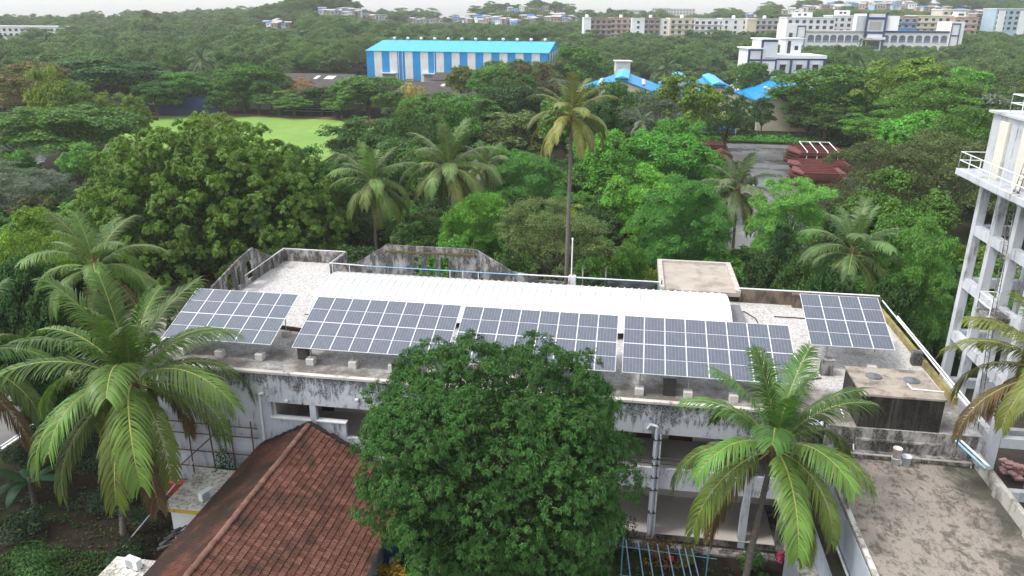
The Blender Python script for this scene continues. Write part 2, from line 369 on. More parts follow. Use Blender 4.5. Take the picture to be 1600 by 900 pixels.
# corridor: floors, back wall with doors
b = MB(); b.box(-28, 11.3, YF+.28, 53.4, 4.3, 4.45); b.build('floor_slab', INNER, MB_)
b = MB(); b.box(-28, 11.3, YF+.02, 53.4, 0, .42); b.build('plinth', PARA, MB_); b = MB(); b.box(-12.5, 9.3, YF-.05, 41, .424, .47); b.build('corridor_floor', plain('floor_tile', (.5, .455, .42), .7, .08, .6), MB_)
b = MB(); b.box(-19.8, 11.3, 41.0, 41.2, .46, 8.44); b.build('corridor_wall', INNER, MB_)
for x0, x1, z0, z1 in ((-19.5, -18.9, 4.46, 6.8), (-18.5, -17.7, 4.46, 6.8), (-.6, .9, 4.46, 6.6), (1.2, 2.3, 4.46, 6.55), (3.3, 4.7, 4.46, 6.6), (6.2, 7.3, 4.46, 6.6)):
    b = MB(); b.box(x0, x1, 40.9, 41.0, z0, z1); b.build('door', DOORB, MB_)
b = MB(); b.box(-20.02, -19.85, YF+.28, 41.0, .46, 8.44); b.build('corridor_end_wall', INNER, MB_)
# end and rear walls
b = MB(); b.box(-28.2, -27.95, YF+.28, 57.5, 0, 8.45); b.build('end_wall', WALLC, MB_)
b = MB(); b.box(17.85, 18.1, 36.15, 53.6, 0, 8.45); b.build('end_wall', WALLC, MB_)
b = MB(); b.box(-27.9, -22.75, 57.25, 57.5, 0, 8.45); b.build('rear_wall', WALLC, MB_)
b = MB(); b.box(-22.75, 17.8, 53.3, 53.55, 0, 8.45); b.build('rear_wall', WALLC, MB_)
b = MB(); b.box(9.3, 11.3, YF, YF+.25, 0, 8.44); b.build('wall', PARA, MB_)
b = MB(); b.box(9.3, 12.1, YF-.1, YF+.1, 8.05, 8.84); b.build('parapet', PARA, MB_)
# rear-left parapets
b = MB(); b.box(-28.25, -28.0, 55.2, 57.55, ZR, 9.8); b.box(-28.25, -28.0, 44.8, 45.6, ZR, 9.75); b.build('parapet', PARA, MB_)
b = MB(); b.box(-27.98, -22.6, 57.3, 57.55, ZR, 9.8); b.build('parapet', PARA, MB_)
b = MB(); b.box(-22.85, -22.6, 54.3, 57.28, ZR, 9.8); b.build('parapet', PARA, MB_)
def slit_wall(name, ax, fix, prof, slits, mat, zb):
    """gabled parapet with upright slit openings: columns of wall between the slits. prof: top height as polyline over t"""
    ts = sorted({t for t, z in prof}|{t for s in slits for t in s[:2]}); bb = MB()
    top = lambda t: float(np.interp(t, [a for a, _ in prof], [z for _, z in prof]))
    for t0, t1 in zip(ts[:-1], ts[1:]):
        sl = [s for s in slits if abs(s[0]-t0) < 1e-6]
        segs = [(zb, None)] if not sl else [(zb, sl[0][2]), (sl[0][3], None)]
        for lo, hi in segs:
            pts = [(t0, lo), (t1, lo), (t1, hi if hi else top(t1)), (t0, hi if hi else top(t0))]
            bb.prism(pts, ax, fix, fix+.14)
    return bb.build(name, mat, MB_)
slit_wall('gable_parapet', 'x', -28.3, [(45.6, 9.75), (46.2, 10.4), (50.2, 11.2), (52.4, 11.45), (55.2, 9.95)], [(48.2, 49.1, 9.2, 10.55), (49.7, 50.6, 9.2, 10.6), (51.2, 52.1, 9.2, 10.65)], PARA, ZR)
slit_wall('gable_parapet', 'y', 53.95, [(-22.5, 9.85), (-20.6, 10.1), (-18.0, 11.72), (-11.0, 11.72), (-8.2, 10.12), (-6.2, 9.85)], [(-15.9, -15.25, 9.2, 10.95), (-14.85, -14.2, 9.2, 10.95), (-13.8, -13.15, 9.2, 10.95)], PARA, ZR)
# moss ledge on the rear gable, and the low rear kerb
b = MB(); b.box(-18.0, -11.0, 53.72, 53.95, 11.2, 11.32); b.build('moss_ledge', plain('moss', (.10, .085, .035), .95, .5, 5, .1, 0, .4), MB_)
b = MB(); b.box(-6.2, -4.3, 53.75, 53.95, ZR, 9.6); b.box(-4.3, 3., 53.75, 53.95, ZR, 9.1); b.build('parapet', PARA, MB_)
b = MB(); b.box(8.45, 18.1, 53.6, 53.85, ZR, 9.8); b.build('parapet', PARB, MB_)
b = MB(); b.box(12.1, 12.85, 53.1, 53.55, ZR, 9.75); b.box(12.0, 12.95, 53.0, 53.58, 9.75, 9.9); b.build('parapet_pier', PARB, MB_, .02)
b = MB(); b.box(17.88, 18.1, 39.5, 53.58, ZR, 9.25); b.build('parapet', plain('mossy_yellow', (.24, .2, .08), .9, .5, 1.2), MB_)
b = MB(); b.box(17.35, 17.85, 44.3, 44.8, ZR, 9.7); b.build('parapet_pier', PARA, MB_, .02)
# rear railings (pipes on the parapets)
for pts, mt, r in (([(-28.1, 50.6, 9.75), (-28.1, 57.4, 9.9), (-22.7, 57.4, 9.9), (-22.7, 54.3, 9.95)], PIPEW, .04),
                   ([(-22.7, 54.1, 9.95), (-20, 53.85, 9.97), (-7.5, 53.82, 9.95), (-4, 53.85, 9.95), (2.6, 53.9, 9.9), (2.75, 53.9, 9.3)], PIPEB, .04),
                   ([(-22.7, 53.95, 10.02), (-19.8, 53.8, 10.0)], PIPEW, .04), ([(-7.8, 53.8, 10.0), (2.8, 53.85, 9.98)], PIPEW, .045),
                   ([(8.4, 53.72, 9.88), (18., 53.72, 9.88)], PIPEW, .06), ([(18.2, 53.6, 9.6), (18.05, 45, 9.6), (17.9, 36.3, 9.55)], PIPEW, .05), ([(18.45, 51, 9.45), (18.3, 38, 9.4)], PIPEW, .05),
                   ([(16.6, 36.6, 8.7), (17.75, 34.6, 8.0)], PIPEB, .06), ([(16.8, 36.7, 8.75), (17.95, 34.7, 8.05)], PIPEW, .06)):
    b = MB(); b.tube(pts, r, 8); b.build('railing_pipe', mt, MB_)
for x in (-22.4, -21.0, -13.0, -12.0, -10.8):
    b = MB(); b.tube([(x, 53.75, ZR), (x, 53.75, 10.)], .035, 6); b.build('railing_post', PIPEW, MB_)
for x in (-2.9, -1.2, 2.9):
    b = MB(); b.tube([(x, 53.9, ZR), (x, 53.9, 10.9 if x < 2 else 10.1)], .05, 6); b.build('railing_post', PARA, MB_)
for z in (9.2, 9.45, 9.7):
    b = MB(); b.tube([(-4.3, 53.85, z), (-1.2, 53.85, z)], .02, 6); b.build('railing_bar', BLACKM, MB_)
b = MB(); b.box(-3.95, -3.4, 53.6, 54.1, ZR, 10.1); b.build('parapet_pier', stained('pale_pier', (.6, .6, .6), (.1, .1, .1), .5, .7), MB_, .02)
# drain pipes and wall lamps on the front
b = MB(); b.tube([(-20.6, YF-.1, 7.35), (-20.6, YF-.1, .2)], .075, 8); b.tube([(-20.6, YF-.1, 7.35), (-20.35, YF-.14, 7.5)], .09, 8); b.build('drain_pipe', PIPEW, MB_)
b = MB(); b.tube([(2.35, YF-.16, 7.4), (2.4, YF-.16, .3)], .1, 8); b.tube([(2.35, YF-.16, 7.4), (2.0, YF-.14, 7.5), (1.85, YF-.1, 7.2)], .09, 8); b.build('drain_pipe', PIPEG, MB_)
b = MB(); b.tube([(2.58, YF-.12, 6.9), (2.6, YF-.12, .4)], .055, 8); b.build('drain_pipe', PIPEW, MB_)
for z in (6.6, 5.4, 3.4, 1.9, 5.0, 4.2):
    b = MB(); b.box(2.2, 2.62, YF-.26, YF-.03, z, z+.05); b.build('pipe_clamp', BLACKM, MB_)
for x, z in ((-18.9, 7.1), (-14.6, 7.55)):
    b = MB(); b.lathe((x, YF-.14, z), [(.01, -.12), (.1, -.08), (.12, .05), (.01, .1)], 10); b.build('wall_lamp', PIPEW, MB_)
# grey pipe runs lying on the roof mosaic
for pts in ([(7.4, 51.2, 8.9), (8.6, 51.6, 8.9), (9.2, 50.4, 8.9), (9.3, 48, 8.9)], [(10.5, 51.0, 8.9), (13.2, 51., 8.9)], [(8.6, 40, 8.9), (11.6, 41.6, 8.9)], [(-21.2, 45.5, 9.1), (-18.5, 45.3, 9.1)], [(-21.4, 43.2, 9.1), (-18.9, 43, 9.1)]):
    b = MB(); b.tube(pts, .035, 6); b.build('cable_pipe', BLACKM, MB_)
# rear porch slab behind the parapet
b = MB(); b.box(2.9, 8.35, 53.9, 60., 0, 9.3); b.build('porch_block', PARA, MB_)
b = MB(); b.box(2.75, 8.5, 53.4, 60.2, 9.3, 9.62); b.build('porch_roof', stained('porch_slab', (.42, .37, .32), (.16, .13, .09), .5, .8, (.6, .6, .6)), MB_, .02)
for x0, x1, y0, y1 in ((2.75, 3.1, 53.4, 60.2), (8.15, 8.5, 53.4, 60.2), (3.1, 8.15, 59.9, 60.2)):
    b = MB(); b.box(x0, x1, y0, y1, 9.622, 9.8); b.build('porch_kerb', plain('kerb_concrete', (.44, .41, .37), .9, .2, 3), MB_)

# ---------------------------------------------------------------- white barrel-vault canopy
WHITESHEET = stained('white_sheet', (.66, .67, .685), (.28, .27, .24), .6, .85, (.6, 1.2, 1.2), 1.2, .8, rough=.5)
VA = empty('vault_canopy', (-7, 49.1, ZR), 'long white corrugated barrel-vault canopy in the middle of the roof', 'canopy')
VR = 6.5; VC = (49.1, 10.62-6.5); VH = math.asin(3.9/6.5)
nx = 28; x0v, x1v = -20.9, 7.1; wv = (x1v-x0v)/nx
b = MB(); xs = []
prof = [(0, 0), (.05, 0), (.1, .06), (.16, .06), (.21, 0), (.5, 0), (.55, .0), (.6, .06), (.66, .06), (.71, 0), (1.0, 0)]
na = 24; vs_, fs_ = [], []
for i in range(na+1):
    a = -VH+2*VH*i/na
    for t, h in prof: vs_.append((t*wv, math.sin(a)*(VR+h), math.cos(a)*(VR+h)-VR))
for i in range(na):
    for j in range(len(prof)-1): q = i*len(prof)+j; fs_.append((q, q+1, q+1+len(prof), q+len(prof)))
b.add(vs_, fs_, False); sheet = b.mesh('sheet', WHITESHEET)
for i in range(nx): link('sheet', sheet, VA, (x0v+i*wv+7, 0, 10.62-ZR+(i % 2)*.008))
for x in np.linspace(x0v+.3, x1v-.3, 9):
    for yy in (45.35, 52.85):
        b = MB(); b.box(x-.06, x+.06, yy-.06, yy+.06, ZR, 9.42); b.build('post', PARA, VA)
for yy in (45.3, 52.9):
    b = MB(); b.box(x0v+.1, x1v-.1, yy-.05, yy+.05, 9.32, 9.42); b.build('eave_rail', PIPEW, VA)
b = MB(); b.box(x0v+.2, x1v-.2, 46.4, 51.8, ZR+.004, 9.0); b.build('vault_shade_block', plain('painted_shade', (.02, .02, .022), .8, .2, 2), VA)  # dark block paints in the shade of the open space under the vault
b = MB(); b.box(7.25, 8.2, 47.5, 51.3, ZR, 9.5); cab = b.build('cable_box', plain('grey_metal', (.17, .17, .18), .5, .15, 2), None, .02); tag(cab, 'dark grey metal cabinet at the right end of the white vault', 'cabinet')

# ---------------------------------------------------------------- solar arrays
def cell_mat():
    mt, n, l, p = nodes('solar_cells')
    tc = n.new('ShaderNodeTexCoord'); sx = n.new('ShaderNodeSeparateXYZ'); l.new(tc.outputs['Object'], sx.inputs[0])
    def line(out, period, width):
        a = n.new('ShaderNodeMath'); a.operation = 'PINGPONG'; a.inputs[1].default_value = period/2; l.new(out, a.inputs[0])
        c = n.new('ShaderNodeMath'); c.operation = 'LESS_THAN'; c.inputs[1].default_value = width; l.new(a.outputs[0], c.inputs[0]); return c.outputs[0]
    v = line(sx.outputs[0], .183, .005); h = line(sx.outputs[1], .0945, .0028); fi = line(sx.outputs[0], .0203, .0011)
    f = noise(n, l, coords(n, l), 1.3, 3)
    c = mix(n, l, (.076, .092, .125), (.105, .122, .155), f)
    c = mix(n, l, c, (.13, .14, .18), fi); c = mix(n, l, c, (.15, .16, .2), h); c = mix(n, l, c, (.32, .34, .39), v)
    du = noise(n, l, coords(n, l, (1, 1, 1), 'Object'), 3.0, 6, .7); c = mix(n, l, c, (.2, .19, .18), ramp(n, l, du, [(.45, 0.), (.85, .5)]))
    l.new(c, p.inputs['Base Color']); p.inputs['Roughness'].default_value = .16; p.inputs['Specular IOR Level'].default_value = .55
    return mt
CELL = cell_mat(); ALU = plain('aluminium', (.75, .76, .78), .4, .05, 3, .5)
GALV = plain('galvanised', (.36, .37, .38), .5, .15, 4, .4, .3)
BLOCKC = plain('footing_concrete', (.58, .55, .52), .85, .12, 6); BLACKBOX = plain('black_block', (.05, .05, .05), .7, .3, 5)
PW, PL, TILT = 1.155, 2.31, rad(20.1)
b = MB(); b.box(.015, PW-.02, .015, PL-.02, -.03, .0); CELLM = b.mesh('panel', CELL)
b = MB()
for a, c in ((0, .022), (PW-.027, PW-.005)): b.box(a, c, 0, PL-.005, -.04, .008)
for a, c in ((0, .022), (PL-.027, PL-.005)): b.box(.022, PW-.027, a, c, -.04, .007)
b.box(.022, PW-.027, PL/2-.011, PL/2+.011, -.03, .0035); FRAMEM = b.mesh('frame', ALU)
ARR = [((-27.15, 38.46, 9.98), 6, 'six-column solar array at the left end of the roof beside the tall palm'),
       ((-18.86, 38.33, 9.98), 8, 'solar array of eight columns in front of the left half of the white vault'),
       ((-9.31, 37.95, 10.1), 8, 'solar array of eight columns partly hidden by the big leafy tree'),
       ((.28, 37.7, 10.22), 8, 'solar array of eight columns behind the tip of the front coconut palm'),
       ((11.07, 42.76, 10.43), 4, 'small four-column solar array standing apart at the right roof corner')]
for (ox, oy, oz), n_, lab in ARR:
    A_ = empty('solar_array', (ox, oy, ZR), lab, 'solar array', 'solar arrays on the roof')
    ct, st = math.cos(TILT), math.sin(TILT)
    for i in range(n_):
        for j in range(2):
            pn = link('panel', CELLM, A_, (i*PW, j*PL*ct, oz-ZR+j*PL*st), rot=(TILT, 0, 0)); link('frame', FRAMEM, pn)
    up = lambda x, t, dz=-.09: (ox+x, oy+t*ct-dz*st*0, oz+t*st+dz)
    for t in (.5, 1.75, 2.85, 4.1):
        b = MB(); b.obox(up(0.02, t), up(n_*PW-.03, t), .05, .08); b.build('purlin', GALV, A_)
    legs = [1.0, 3.6, 6.0, n_*PW-.9] if n_ == 8 else ([1., n_*PW/2, n_*PW-.9] if n_ == 6 else [1.0, n_*PW-1.0])
    for x in legs:
        b = MB(); b.obox(up(x, .2, -.17), up(x, 4.4, -.17), .06, .1); b.build('rafter', GALV, A_)
        for t in (.3, 4.2):
            q = up(x, t, -.2); b = MB(); b.tube([(q[0], q[1], ZR+.3), q], .035, 8); b.build('post', GALV, A_)
            hb = .42 if t < 1 else .34
            b = MB(); b.prism([(q[0]-.24, q[1]-.24), (q[0]+.24, q[1]-.24), (q[0]+.24, q[1]+.24), (q[0]-.24, q[1]+.24)], 'z', ZR-.01, ZR+hb); b.build('footing', BLOCKC, A_, .03)
# black stub pillars between the arrays
for i, (x, y, h, lb) in enumerate([(-18.6, 39.4, .8, 'black stub pillar under the left corner of the second solar array'), (-12.4, 38.2, .75, 'black stub pillar in front of the second solar array beside the big tree'),
                   (2.9, 38.3, .7, 'black stub pillar in front of the fourth solar array'), (12.0, 42.3, .95, 'square dark concrete pillar below the corner solar array'), (8.3, 38.6, .8, 'black stub pillar behind the tip of the front coconut palm'), (-21.4, 49.9, .8, 'black stub pillar at the left end of the white vault')]):
    b = MB(); b.box(x-.32, x+.32, y-.3, y+.3, ZR-.01, ZR+h); b.box(x-.36, x+.36, y-.34, y+.34, ZR+h, ZR+h+.06); o = b.build('stub_pillar', BLACKBOX if i != 3 else PARA, None, .02); tag(o, lb, 'pillar', 'stub pillars on the roof')
# rusty pipe bundle, white box between arrays one and two
b = MB()
for k in range(4): b.tube([(-21.6, 42.6+k*.09, 9.2+(k % 2)*.08), (-19.6, 42.3+k*.09, 9.2+(k % 2)*.08)], .05, 6)
tag(b.build('rusty_pipe_bundle', plain('rust', (.12, .055, .03), .9, .4, 6)), 'rusty brown pipe bundle between the first two solar arrays', 'pipes')
for z in (9.0,):
    b = MB(); b.box(-20.5, -19.4, 44.6, 45.1, ZR, 9.25); tag(b.build('white_box', PIPEW, None, .02), 'small white box beside the left end of the vault', 'box')
# black tarpaulin on the rear railing
b = MB(); nxp, nzp = 26, 9; vs_ = []
for i in range(nxp+1):
    for j in range(nzp+1):
        t = i/nxp; s_ = j/nzp; sag = .15*math.sin(math.pi*t)
        vs_.append((-1.05+3.6*t, 53.6-.14*math.sin(t*15+s_*5)*(.2+s_)-.08*math.sin(t*31-s_*7)*s_-.35*s_, 9.93-s_*(.95+.06*math.sin(t*9))-sag*s_*.2))
b.add(vs_, [(i*(nzp+1)+j, (i+1)*(nzp+1)+j, (i+1)*(nzp+1)+j+1, i*(nzp+1)+j+1) for i in range(nxp) for j in range(nzp)], True)
o = b.build('black_tarpaulin', plain('tarp', (.02, .022, .026), .45, .2, 3)); so_ = o.modifiers.new('t', 'SOLIDIFY'); so_.thickness = .01; tag(o, 'creased black tarpaulin hung on the rear roof railing beside the porch slab', 'tarpaulin')

# ---------------------------------------------------------------- concrete water tank on the front right corner
TK = empty('water_tank', (14.1, 37.8, ZR), 'square black-stained concrete water tank with two round lids at the roof corner', 'tank')
TANKM = stained('tank_dark', (.078, .072, .066), (.012, .011, .01), .3, .56, (5, 5, .25), 1.0, .35)
TANKT = stained('tank_top', (.36, .315, .265), (.09, .075, .06), .44, .66, (.8, .8, .8), 2.2, .6)
b = MB(); b.box(12.15, 16.05, 36.2, 39.4, ZR, 10.6); b.build('body', TANKM, TK, .03)
b = MB(); b.box(12.1, 16.1, 36.15, 39.45, 10.6, 10.72); b.build('top_slab', TANKT, TK, .02)
for x, y in ((13.25, 38.3), (15.05, 38.1)):
    b = MB(); b.lathe((x, y, 10.72), [(.4, 0), (.4, .05), (.36, .07), (.06, .1), (.04, .16), (.0, .17)], 20); b.tube([(x-.12, y-.35, 10.8), (x+.12, y-.35, 10.8)], .02, 6); b.build('lid', plain('lid_grey%d' % x, (.13, .14, .16), .6, .15, 5), TK)
b = MB(); b.tube([(14.7, 37.6, 10.76), (14.75, 37.05, 10.76), (16.2, 36.95, 10.76)], .04, 6); b.build('outlet_pipe', PIPEW, TK)
b = MB(); b.tube([(11.7, 38.2, 9.1), (11.75, 37.2, 8.9), (12.1, 36.3, 8.2), (12.15, 36.0, 7.6)], .04, 6); b.build('down_pipe', PIPEW, TK)

# ---------------------------------------------------------------- right wing with the mouldy terrace
WG = empty('terrace_wing', (14.5, 28, 0), 'lower right wing with a mouldy bare concrete terrace and pale blue side wall', 'building')
def terr_mat():
    mt, n, l, p = nodes('terrace_concrete')
    v = coords(n, l); a = noise(n, l, v, .35, 7, .7, .8); b_ = noise(n, l, coords(n, l, (1, .7, 1)), 2.1, 12, .82, .3); c = noise(n, l, v, 14, 4)
    g = mix(n, l, (.21, .18, .15), (.38, .335, .295), ramp(n, l, b_, [(.35, 0.), (.6, 1.)]))
    g = mix(n, l, g, (.075, .062, .046), ramp(n, l, b_, [(.465, 0.), (.57, .9)]))
    sx = n.new('ShaderNodeSeparateXYZ'); l.new(coords(n, l), sx.inputs[0])
    m1 = n.new('ShaderNodeMapRange'); m1.inputs[1].default_value = .5; m1.inputs[2].default_value = 3.2; m1.inputs[3].default_value = -.1; m1.inputs[4].default_value = .2; l.new(sx.outputs[0], m1.inputs[0])
    ad = n.new('ShaderNodeMath'); ad.operation = 'ADD'; l.new(a, ad.inputs[0]); l.new(m1.outputs[0], ad.inputs[1])
    l.new(mix(n, l, g, (.042, .042, .03), ramp(n, l, ad.outputs[0], [(.46, 0.), (.64, .85)])), p.inputs['Base Color'])
    p.inputs['Roughness'].default_value = .85; bump(n, l, c, p, .3, .02); return mt
b = MB(); b.box(10.62, 17.8, 10, 36.1, 7.1, 7.4); b.build('terrace_floor', terr_mat(), WG)
WINGW = stained('wing_plaster', (.46, .51, .60), (.1, .1, .1), .6, .78, (3, 3, .8), 1., .6)
b = MB(); b.box(10.58, 17.75, 10.05, 36.1, 5.2, 7.1); b.build('upper_wall', WINGW, WG)
b = MB(); b.box(10.52, 10.74, 10, 36.1, 7.405, 7.54); b.build('terrace_kerb', stained('kerb_w', (.6, .58, .55), (.12, .11, .09), .45, .65, (3, 3, 3)), WG, .02)
b = MB(); b.box(9.95, 17.7, 10.1, 37.2, 3.6, 5.2); b.build('lower_wall', WINGW, WG)
b = MB(); b.box(9.88, 10.57, 10.1, 37.15, 5.203, 5.26); b.build('channel_floor', plain('channel', (.035, .035, .022), .8, .4, 2), WG)
b = MB(); b.tube([(10.46, 10, 5.42), (10.46, 36.4, 5.42)], .06, 8); b.build('channel_pipe', PIPEW, WG)
b = MB(); b.box(9.05, 9.94, 10.1, 37.2, 3.4, 3.59); b.build('sunshade', stained('shade_slab', (.6, .57, .53), (.06, .055, .04), .42, .62, (2, 2, 2)), WG)
b = MB(); b.box(9.8, 17.6, 10.2, 37.2, 0, 3.4); b.build('ground_wall', PIPEG, WG)
b = MB(); b.box(9.1, 9.22, 24, 34, .0, 3.38); b.build('screen_wall', PIPEG, WG)
b = MB(); b.box(10.7, 17.9, 36.12, 36.3, 7.4, ZR-.02); b.build('step_wall', PARA, WG)
b = MB(); b.box(12.15, 16.2, 35.98, 36.12, 8.2, 8.3); b.build('step_ledge', PARA, WG)
b = MB(); b.box(11.6, 17.74, 35.6, 36.118, 7.402, 7.62); b.build('step_base', PARA, WG, .03)
b = MB(); b.tube([(11.7, 35.5, 7.72), (17.5, 35.5, 7.72), (17.55, 35.5, 7.45)], .05, 8); b.build('floor_pipe', plain('old_pipe', (.4, .37, .33), .6, .2, 4), WG)
b = MB(); b.box(17.75, 17.98, 10, 36.1, 6.0, 8.1)
for y in range(12, 36, 3): b.box(17.6, 17.752, y, y+.3, 7.4, 8.05)
b.build('terrace_parapet', stained('terr_parapet', (.45, .44, .40), (.09, .085, .06), .45, .68, (2.5, 2.5, 1)), WG)
# buckets
def bucket(loc, r, h, lab, mat, stack=0):
    o = empty('bucket', loc, lab, 'bucket'); c = (loc[0], loc[1], loc[2])
    b = MB(); b.lathe(c, [(0, .01), (r*.82, .01), (r, h), (r*1.05, h), (r*1.05, h-.03), (r*.97, h-.035), (r*.8, .03), (0, .03)], 18); b.build('pail', mat, o)
    b = MB(); b.tube([(c[0]+r*1.04*math.cos(t), c[1]-.03-.12*math.sin(t), c[2]+h-.06-.14*math.sin(t)) for t in np.linspace(0, math.pi, 9)], .008, 6); b.build('handle', GALV, o)
    return o
bucket((13.95, 35.3, 7.4), .22, .42, 'tall white bucket stack on the terrace by the step wall', PIPEW)
o = bucket((13.95, 35.3, 7.83), .21, .5, 'cream bucket standing on top of another white bucket', plain('cream', (.66, .6, .54), .6, .1, 3))
bucket((14.42, 35.25, 7.4), .23, .55, 'single grey-white bucket on the terrace right of the bucket stack', plain('greyw', (.55, .58, .62), .6, .1, 3))
b = MB(); b.lathe((14.2, 35.32, 7.4), [(0, .01), (.09, .01), (.1, .25), (.04, .33), (.04, .38), (0, .38)], 12); tag(b.build('jug', PIPEW), 'small white jug between the buckets on the terrace', 'jug')
# satellite dishes
def dish(loc, r, aim, lab, mat):
    o = empty('satellite_dish', loc, lab, 'satellite dish', 'satellite dishes'); c = Vector(loc)+Vector((0, 0, .55)); d = Vector(aim).normalized()
    q = d.to_track_quat('Z', 'Y'); b = MB(); n = 24; vs_ = []; rings = 6
    for i in range(rings+1):
        rr = r*i/rings
        for k in range(n): vs_.append(c+q@Vector((rr*math.cos(6.2832*k/n), rr*1.1*math.sin(6.2832*k/n), .22*r*(i/rings)**2)))
    b.add(vs_, [(i*n+k, i*n+(k+1) % n, (i+1)*n+(k+1) % n, (i+1)*n+k) for i in range(rings) for k in range(n)], True)
    oo = b.build('reflector', mat, o); sm = oo.modifiers.new('t', 'SOLIDIFY'); sm.thickness = .015
    b = MB(); b.tube([tuple(loc), tuple(c-d*.05)], .03, 8); b.build('mast', GALV, o)
    tip = c+d*(r*.9)+q@Vector((0, -r*.35, 0)); b = MB(); b.tube([tuple(c+q@Vector((0, -r*1.05, .2*r))), tuple(tip)], .015, 6); b.tube([tuple(tip), tuple(tip-d*.12)], .04, 8); b.build('feed_arm', BLACKM, o)
dish((10.75, 34.6, 7.45), .48, (-.25, -.75, .6), 'grey satellite dish on the terrace edge above the coconut palm', plain('dish_grey', (.2, .23, .27), .6, .1, 3))
dish((10.3, 37.1, 8.0), .5, (.35, -.6, .7), 'white satellite dish at the roof corner behind the front right palm', plain('dish_white', (.72, .73, .75), .5, .05, 3))
# ---------------------------------------------------------------- tiled house
TH = empty('tiled_house', (-16.7, 28, 0), 'low house with a red-brown clay tile roof in front of the long building', 'house')
RX, RZ = -17.4, 6.0; EXR, EXL = -11.75, -20.6; SL = .55; Y1 = 36.55; Y0 = 14.
def tile_mat(name, c1, c2, dark, lo):
    mt, n, l, p = nodes(name)
    g = n.new('ShaderNodeNewGeometry'); oi = n.new('ShaderNodeObjectInfo')
    a = n.new('ShaderNodeTexNoise'); a.inputs['Scale'].default_value = .55; a.inputs['Detail'].default_value = 5; l.new(g.outputs['Position'], a.inputs['Vector'])
    f = n.new('ShaderNodeTexNoise'); f.inputs['Scale'].default_value = 9; f.inputs['Detail'].default_value = 5; l.new(g.outputs['Position'], f.inputs['Vector'])
    ad = n.new('ShaderNodeMath'); ad.operation = 'ADD'; l.new(g.outputs['Random Per Island'], ad.inputs[0]); l.new(oi.outputs['Random'], ad.inputs[1])
    fr = n.new('ShaderNodeMath'); fr.operation = 'FRACT'; l.new(ad.outputs[0], fr.inputs[0])
    c = mix(n, l, c1, c2, fr.outputs[0])
    c = mix(n, l, c, dark, ramp(n, l, a.outputs[0], [(lo, 0.), (lo+.2, .85)])); c = mix(n, l, c, tuple(x*.4 for x in c1), ramp(n, l, f.outputs[0], [(.5, 0.), (.8, .7)]))
    l.new(c, p.inputs['Base Color']); p.inputs['Roughness'].default_value = .9; p.inputs['Specular IOR Level'].default_value = .15
    bump(n, l, f.outputs[0], p, .3, .01); return mt
TILE = tile_mat('clay_tile', (.125, .055, .04), (.23, .108, .08), (.05, .034, .028), .48)
TILED = tile_mat('mossy_tile', (.10, .042, .03), (.155, .066, .046), (.034, .028, .023), .36)
RIDGE = tile_mat('ridge_tile', (.15, .08, .058), (.225, .125, .095), (.12, .07, .05), .6)
EXPO, TW = .335, .235
# one clay tile, local: x down the slope, y along the course, z up
tb = MB(); prof = [(0, .0), (.012, .038), (.04, .038), (.058, .002), (.112, .0), (.128, .036), (.156, .036), (.172, .002), (.222, .0), (.23, .0)]
tv = []
for xx, dz in ((0, 0), (.40, .062)):
    for yy, zz in prof: tv.append((xx, yy, zz+dz))
for yy, zz in prof: tv.append((.405, yy, zz+.005))
k = len(prof); tf = [(r_*k+j, r_*k+j+1, (r_+1)*k+j+1, (r_+1)*k+j) for r_ in range(2) for j in range(k-1)]
tb.add(tv, tf); TILEM = tb.mesh('tile', TILE)
tva = np.array(TILEM.vertices[0].co) if False else np.array([v.co[:] for v in TILEM.vertices]); tfa = np.array([p.vertices[:] for p in TILEM.polygons])
ang = math.atan(SL); rt = random.Random(3)
def slope_tiles(side, mat, nind):
    """courses from ridge to eave; the nind tiles nearest the camera are objects, the rest one joined part"""
    ex = EXR if side > 0 else EXL; ln = abs(ex-RX)/math.cos(ang); nc = int(ln/EXPO); nt = int((Y1-Y0)/TW)
    cells = []
    for c in range(nc+1):
        d = .05+c*EXPO
        for t in range(nt):
            x = RX+side*d*math.cos(ang); z = RZ-d*math.sin(ang)-.02; y = Y1-(t+1)*TW
            u, v, dep = to_px((x, y, z)); cells.append((dep if (-20 < u < 1620 and v < 915) else dep+1000, x, y, z))
    seen = sorted(cells)[:nind]; ss = set((a[1], a[2]) for a in seen)
    V = []; Fv = []; base = 0
    for dep, x, y, z in cells:
        j = rt.uniform(-.008, .008); rotm = Matrix.Rotation(side*0, 3, 'Z')
        e = (0, ang+j, 0) if side > 0 else (0, ang+j, math.pi)
        yy = y if side > 0 else y+TW
        if (x, y) in ss:
            link('tile', TILEM, roofp, (x-TH.location.x, yy-28, z+rt.uniform(-.004, .006)), rot=e)
        elif dep < 900:
            ca, sa = math.cos(ang+j), math.sin(ang+j); q = tva.copy(); qx = q[:, 0]*ca+q[:, 2]*sa; qz = -q[:, 0]*sa+q[:, 2]*ca; qy = q[:, 1]
            if side < 0: qx, qy = -qx, -qy
            V.append(np.column_stack([qx+x-TH.location.x, qy+yy-28, qz+z+rt.uniform(-.004, .006)])); Fv.append(tfa+base); base += len(tva)
    o = link('tiles', mesh_np('tiles', np.concatenate(V), np.concatenate(Fv), mat), roofp); o['kind'] = 'stuff'
th_ = .1
b = MB(); b.prism([(EXL, RZ-abs(EXL-RX)*SL-.12), (RX, RZ-.12), (EXR, RZ-abs(EXR-RX)*SL-.12), (EXR, RZ-abs(EXR-RX)*SL-.2), (RX, RZ-.26), (EXL, RZ-abs(EXL-RX)*SL-.2)], 'y', Y0, Y1-.05); roofp = b.build('roof', DOORB, TH)
slope_tiles(1, TILE, 292); slope_tiles(-1, TILED, 0)
b = MB(); rv = []
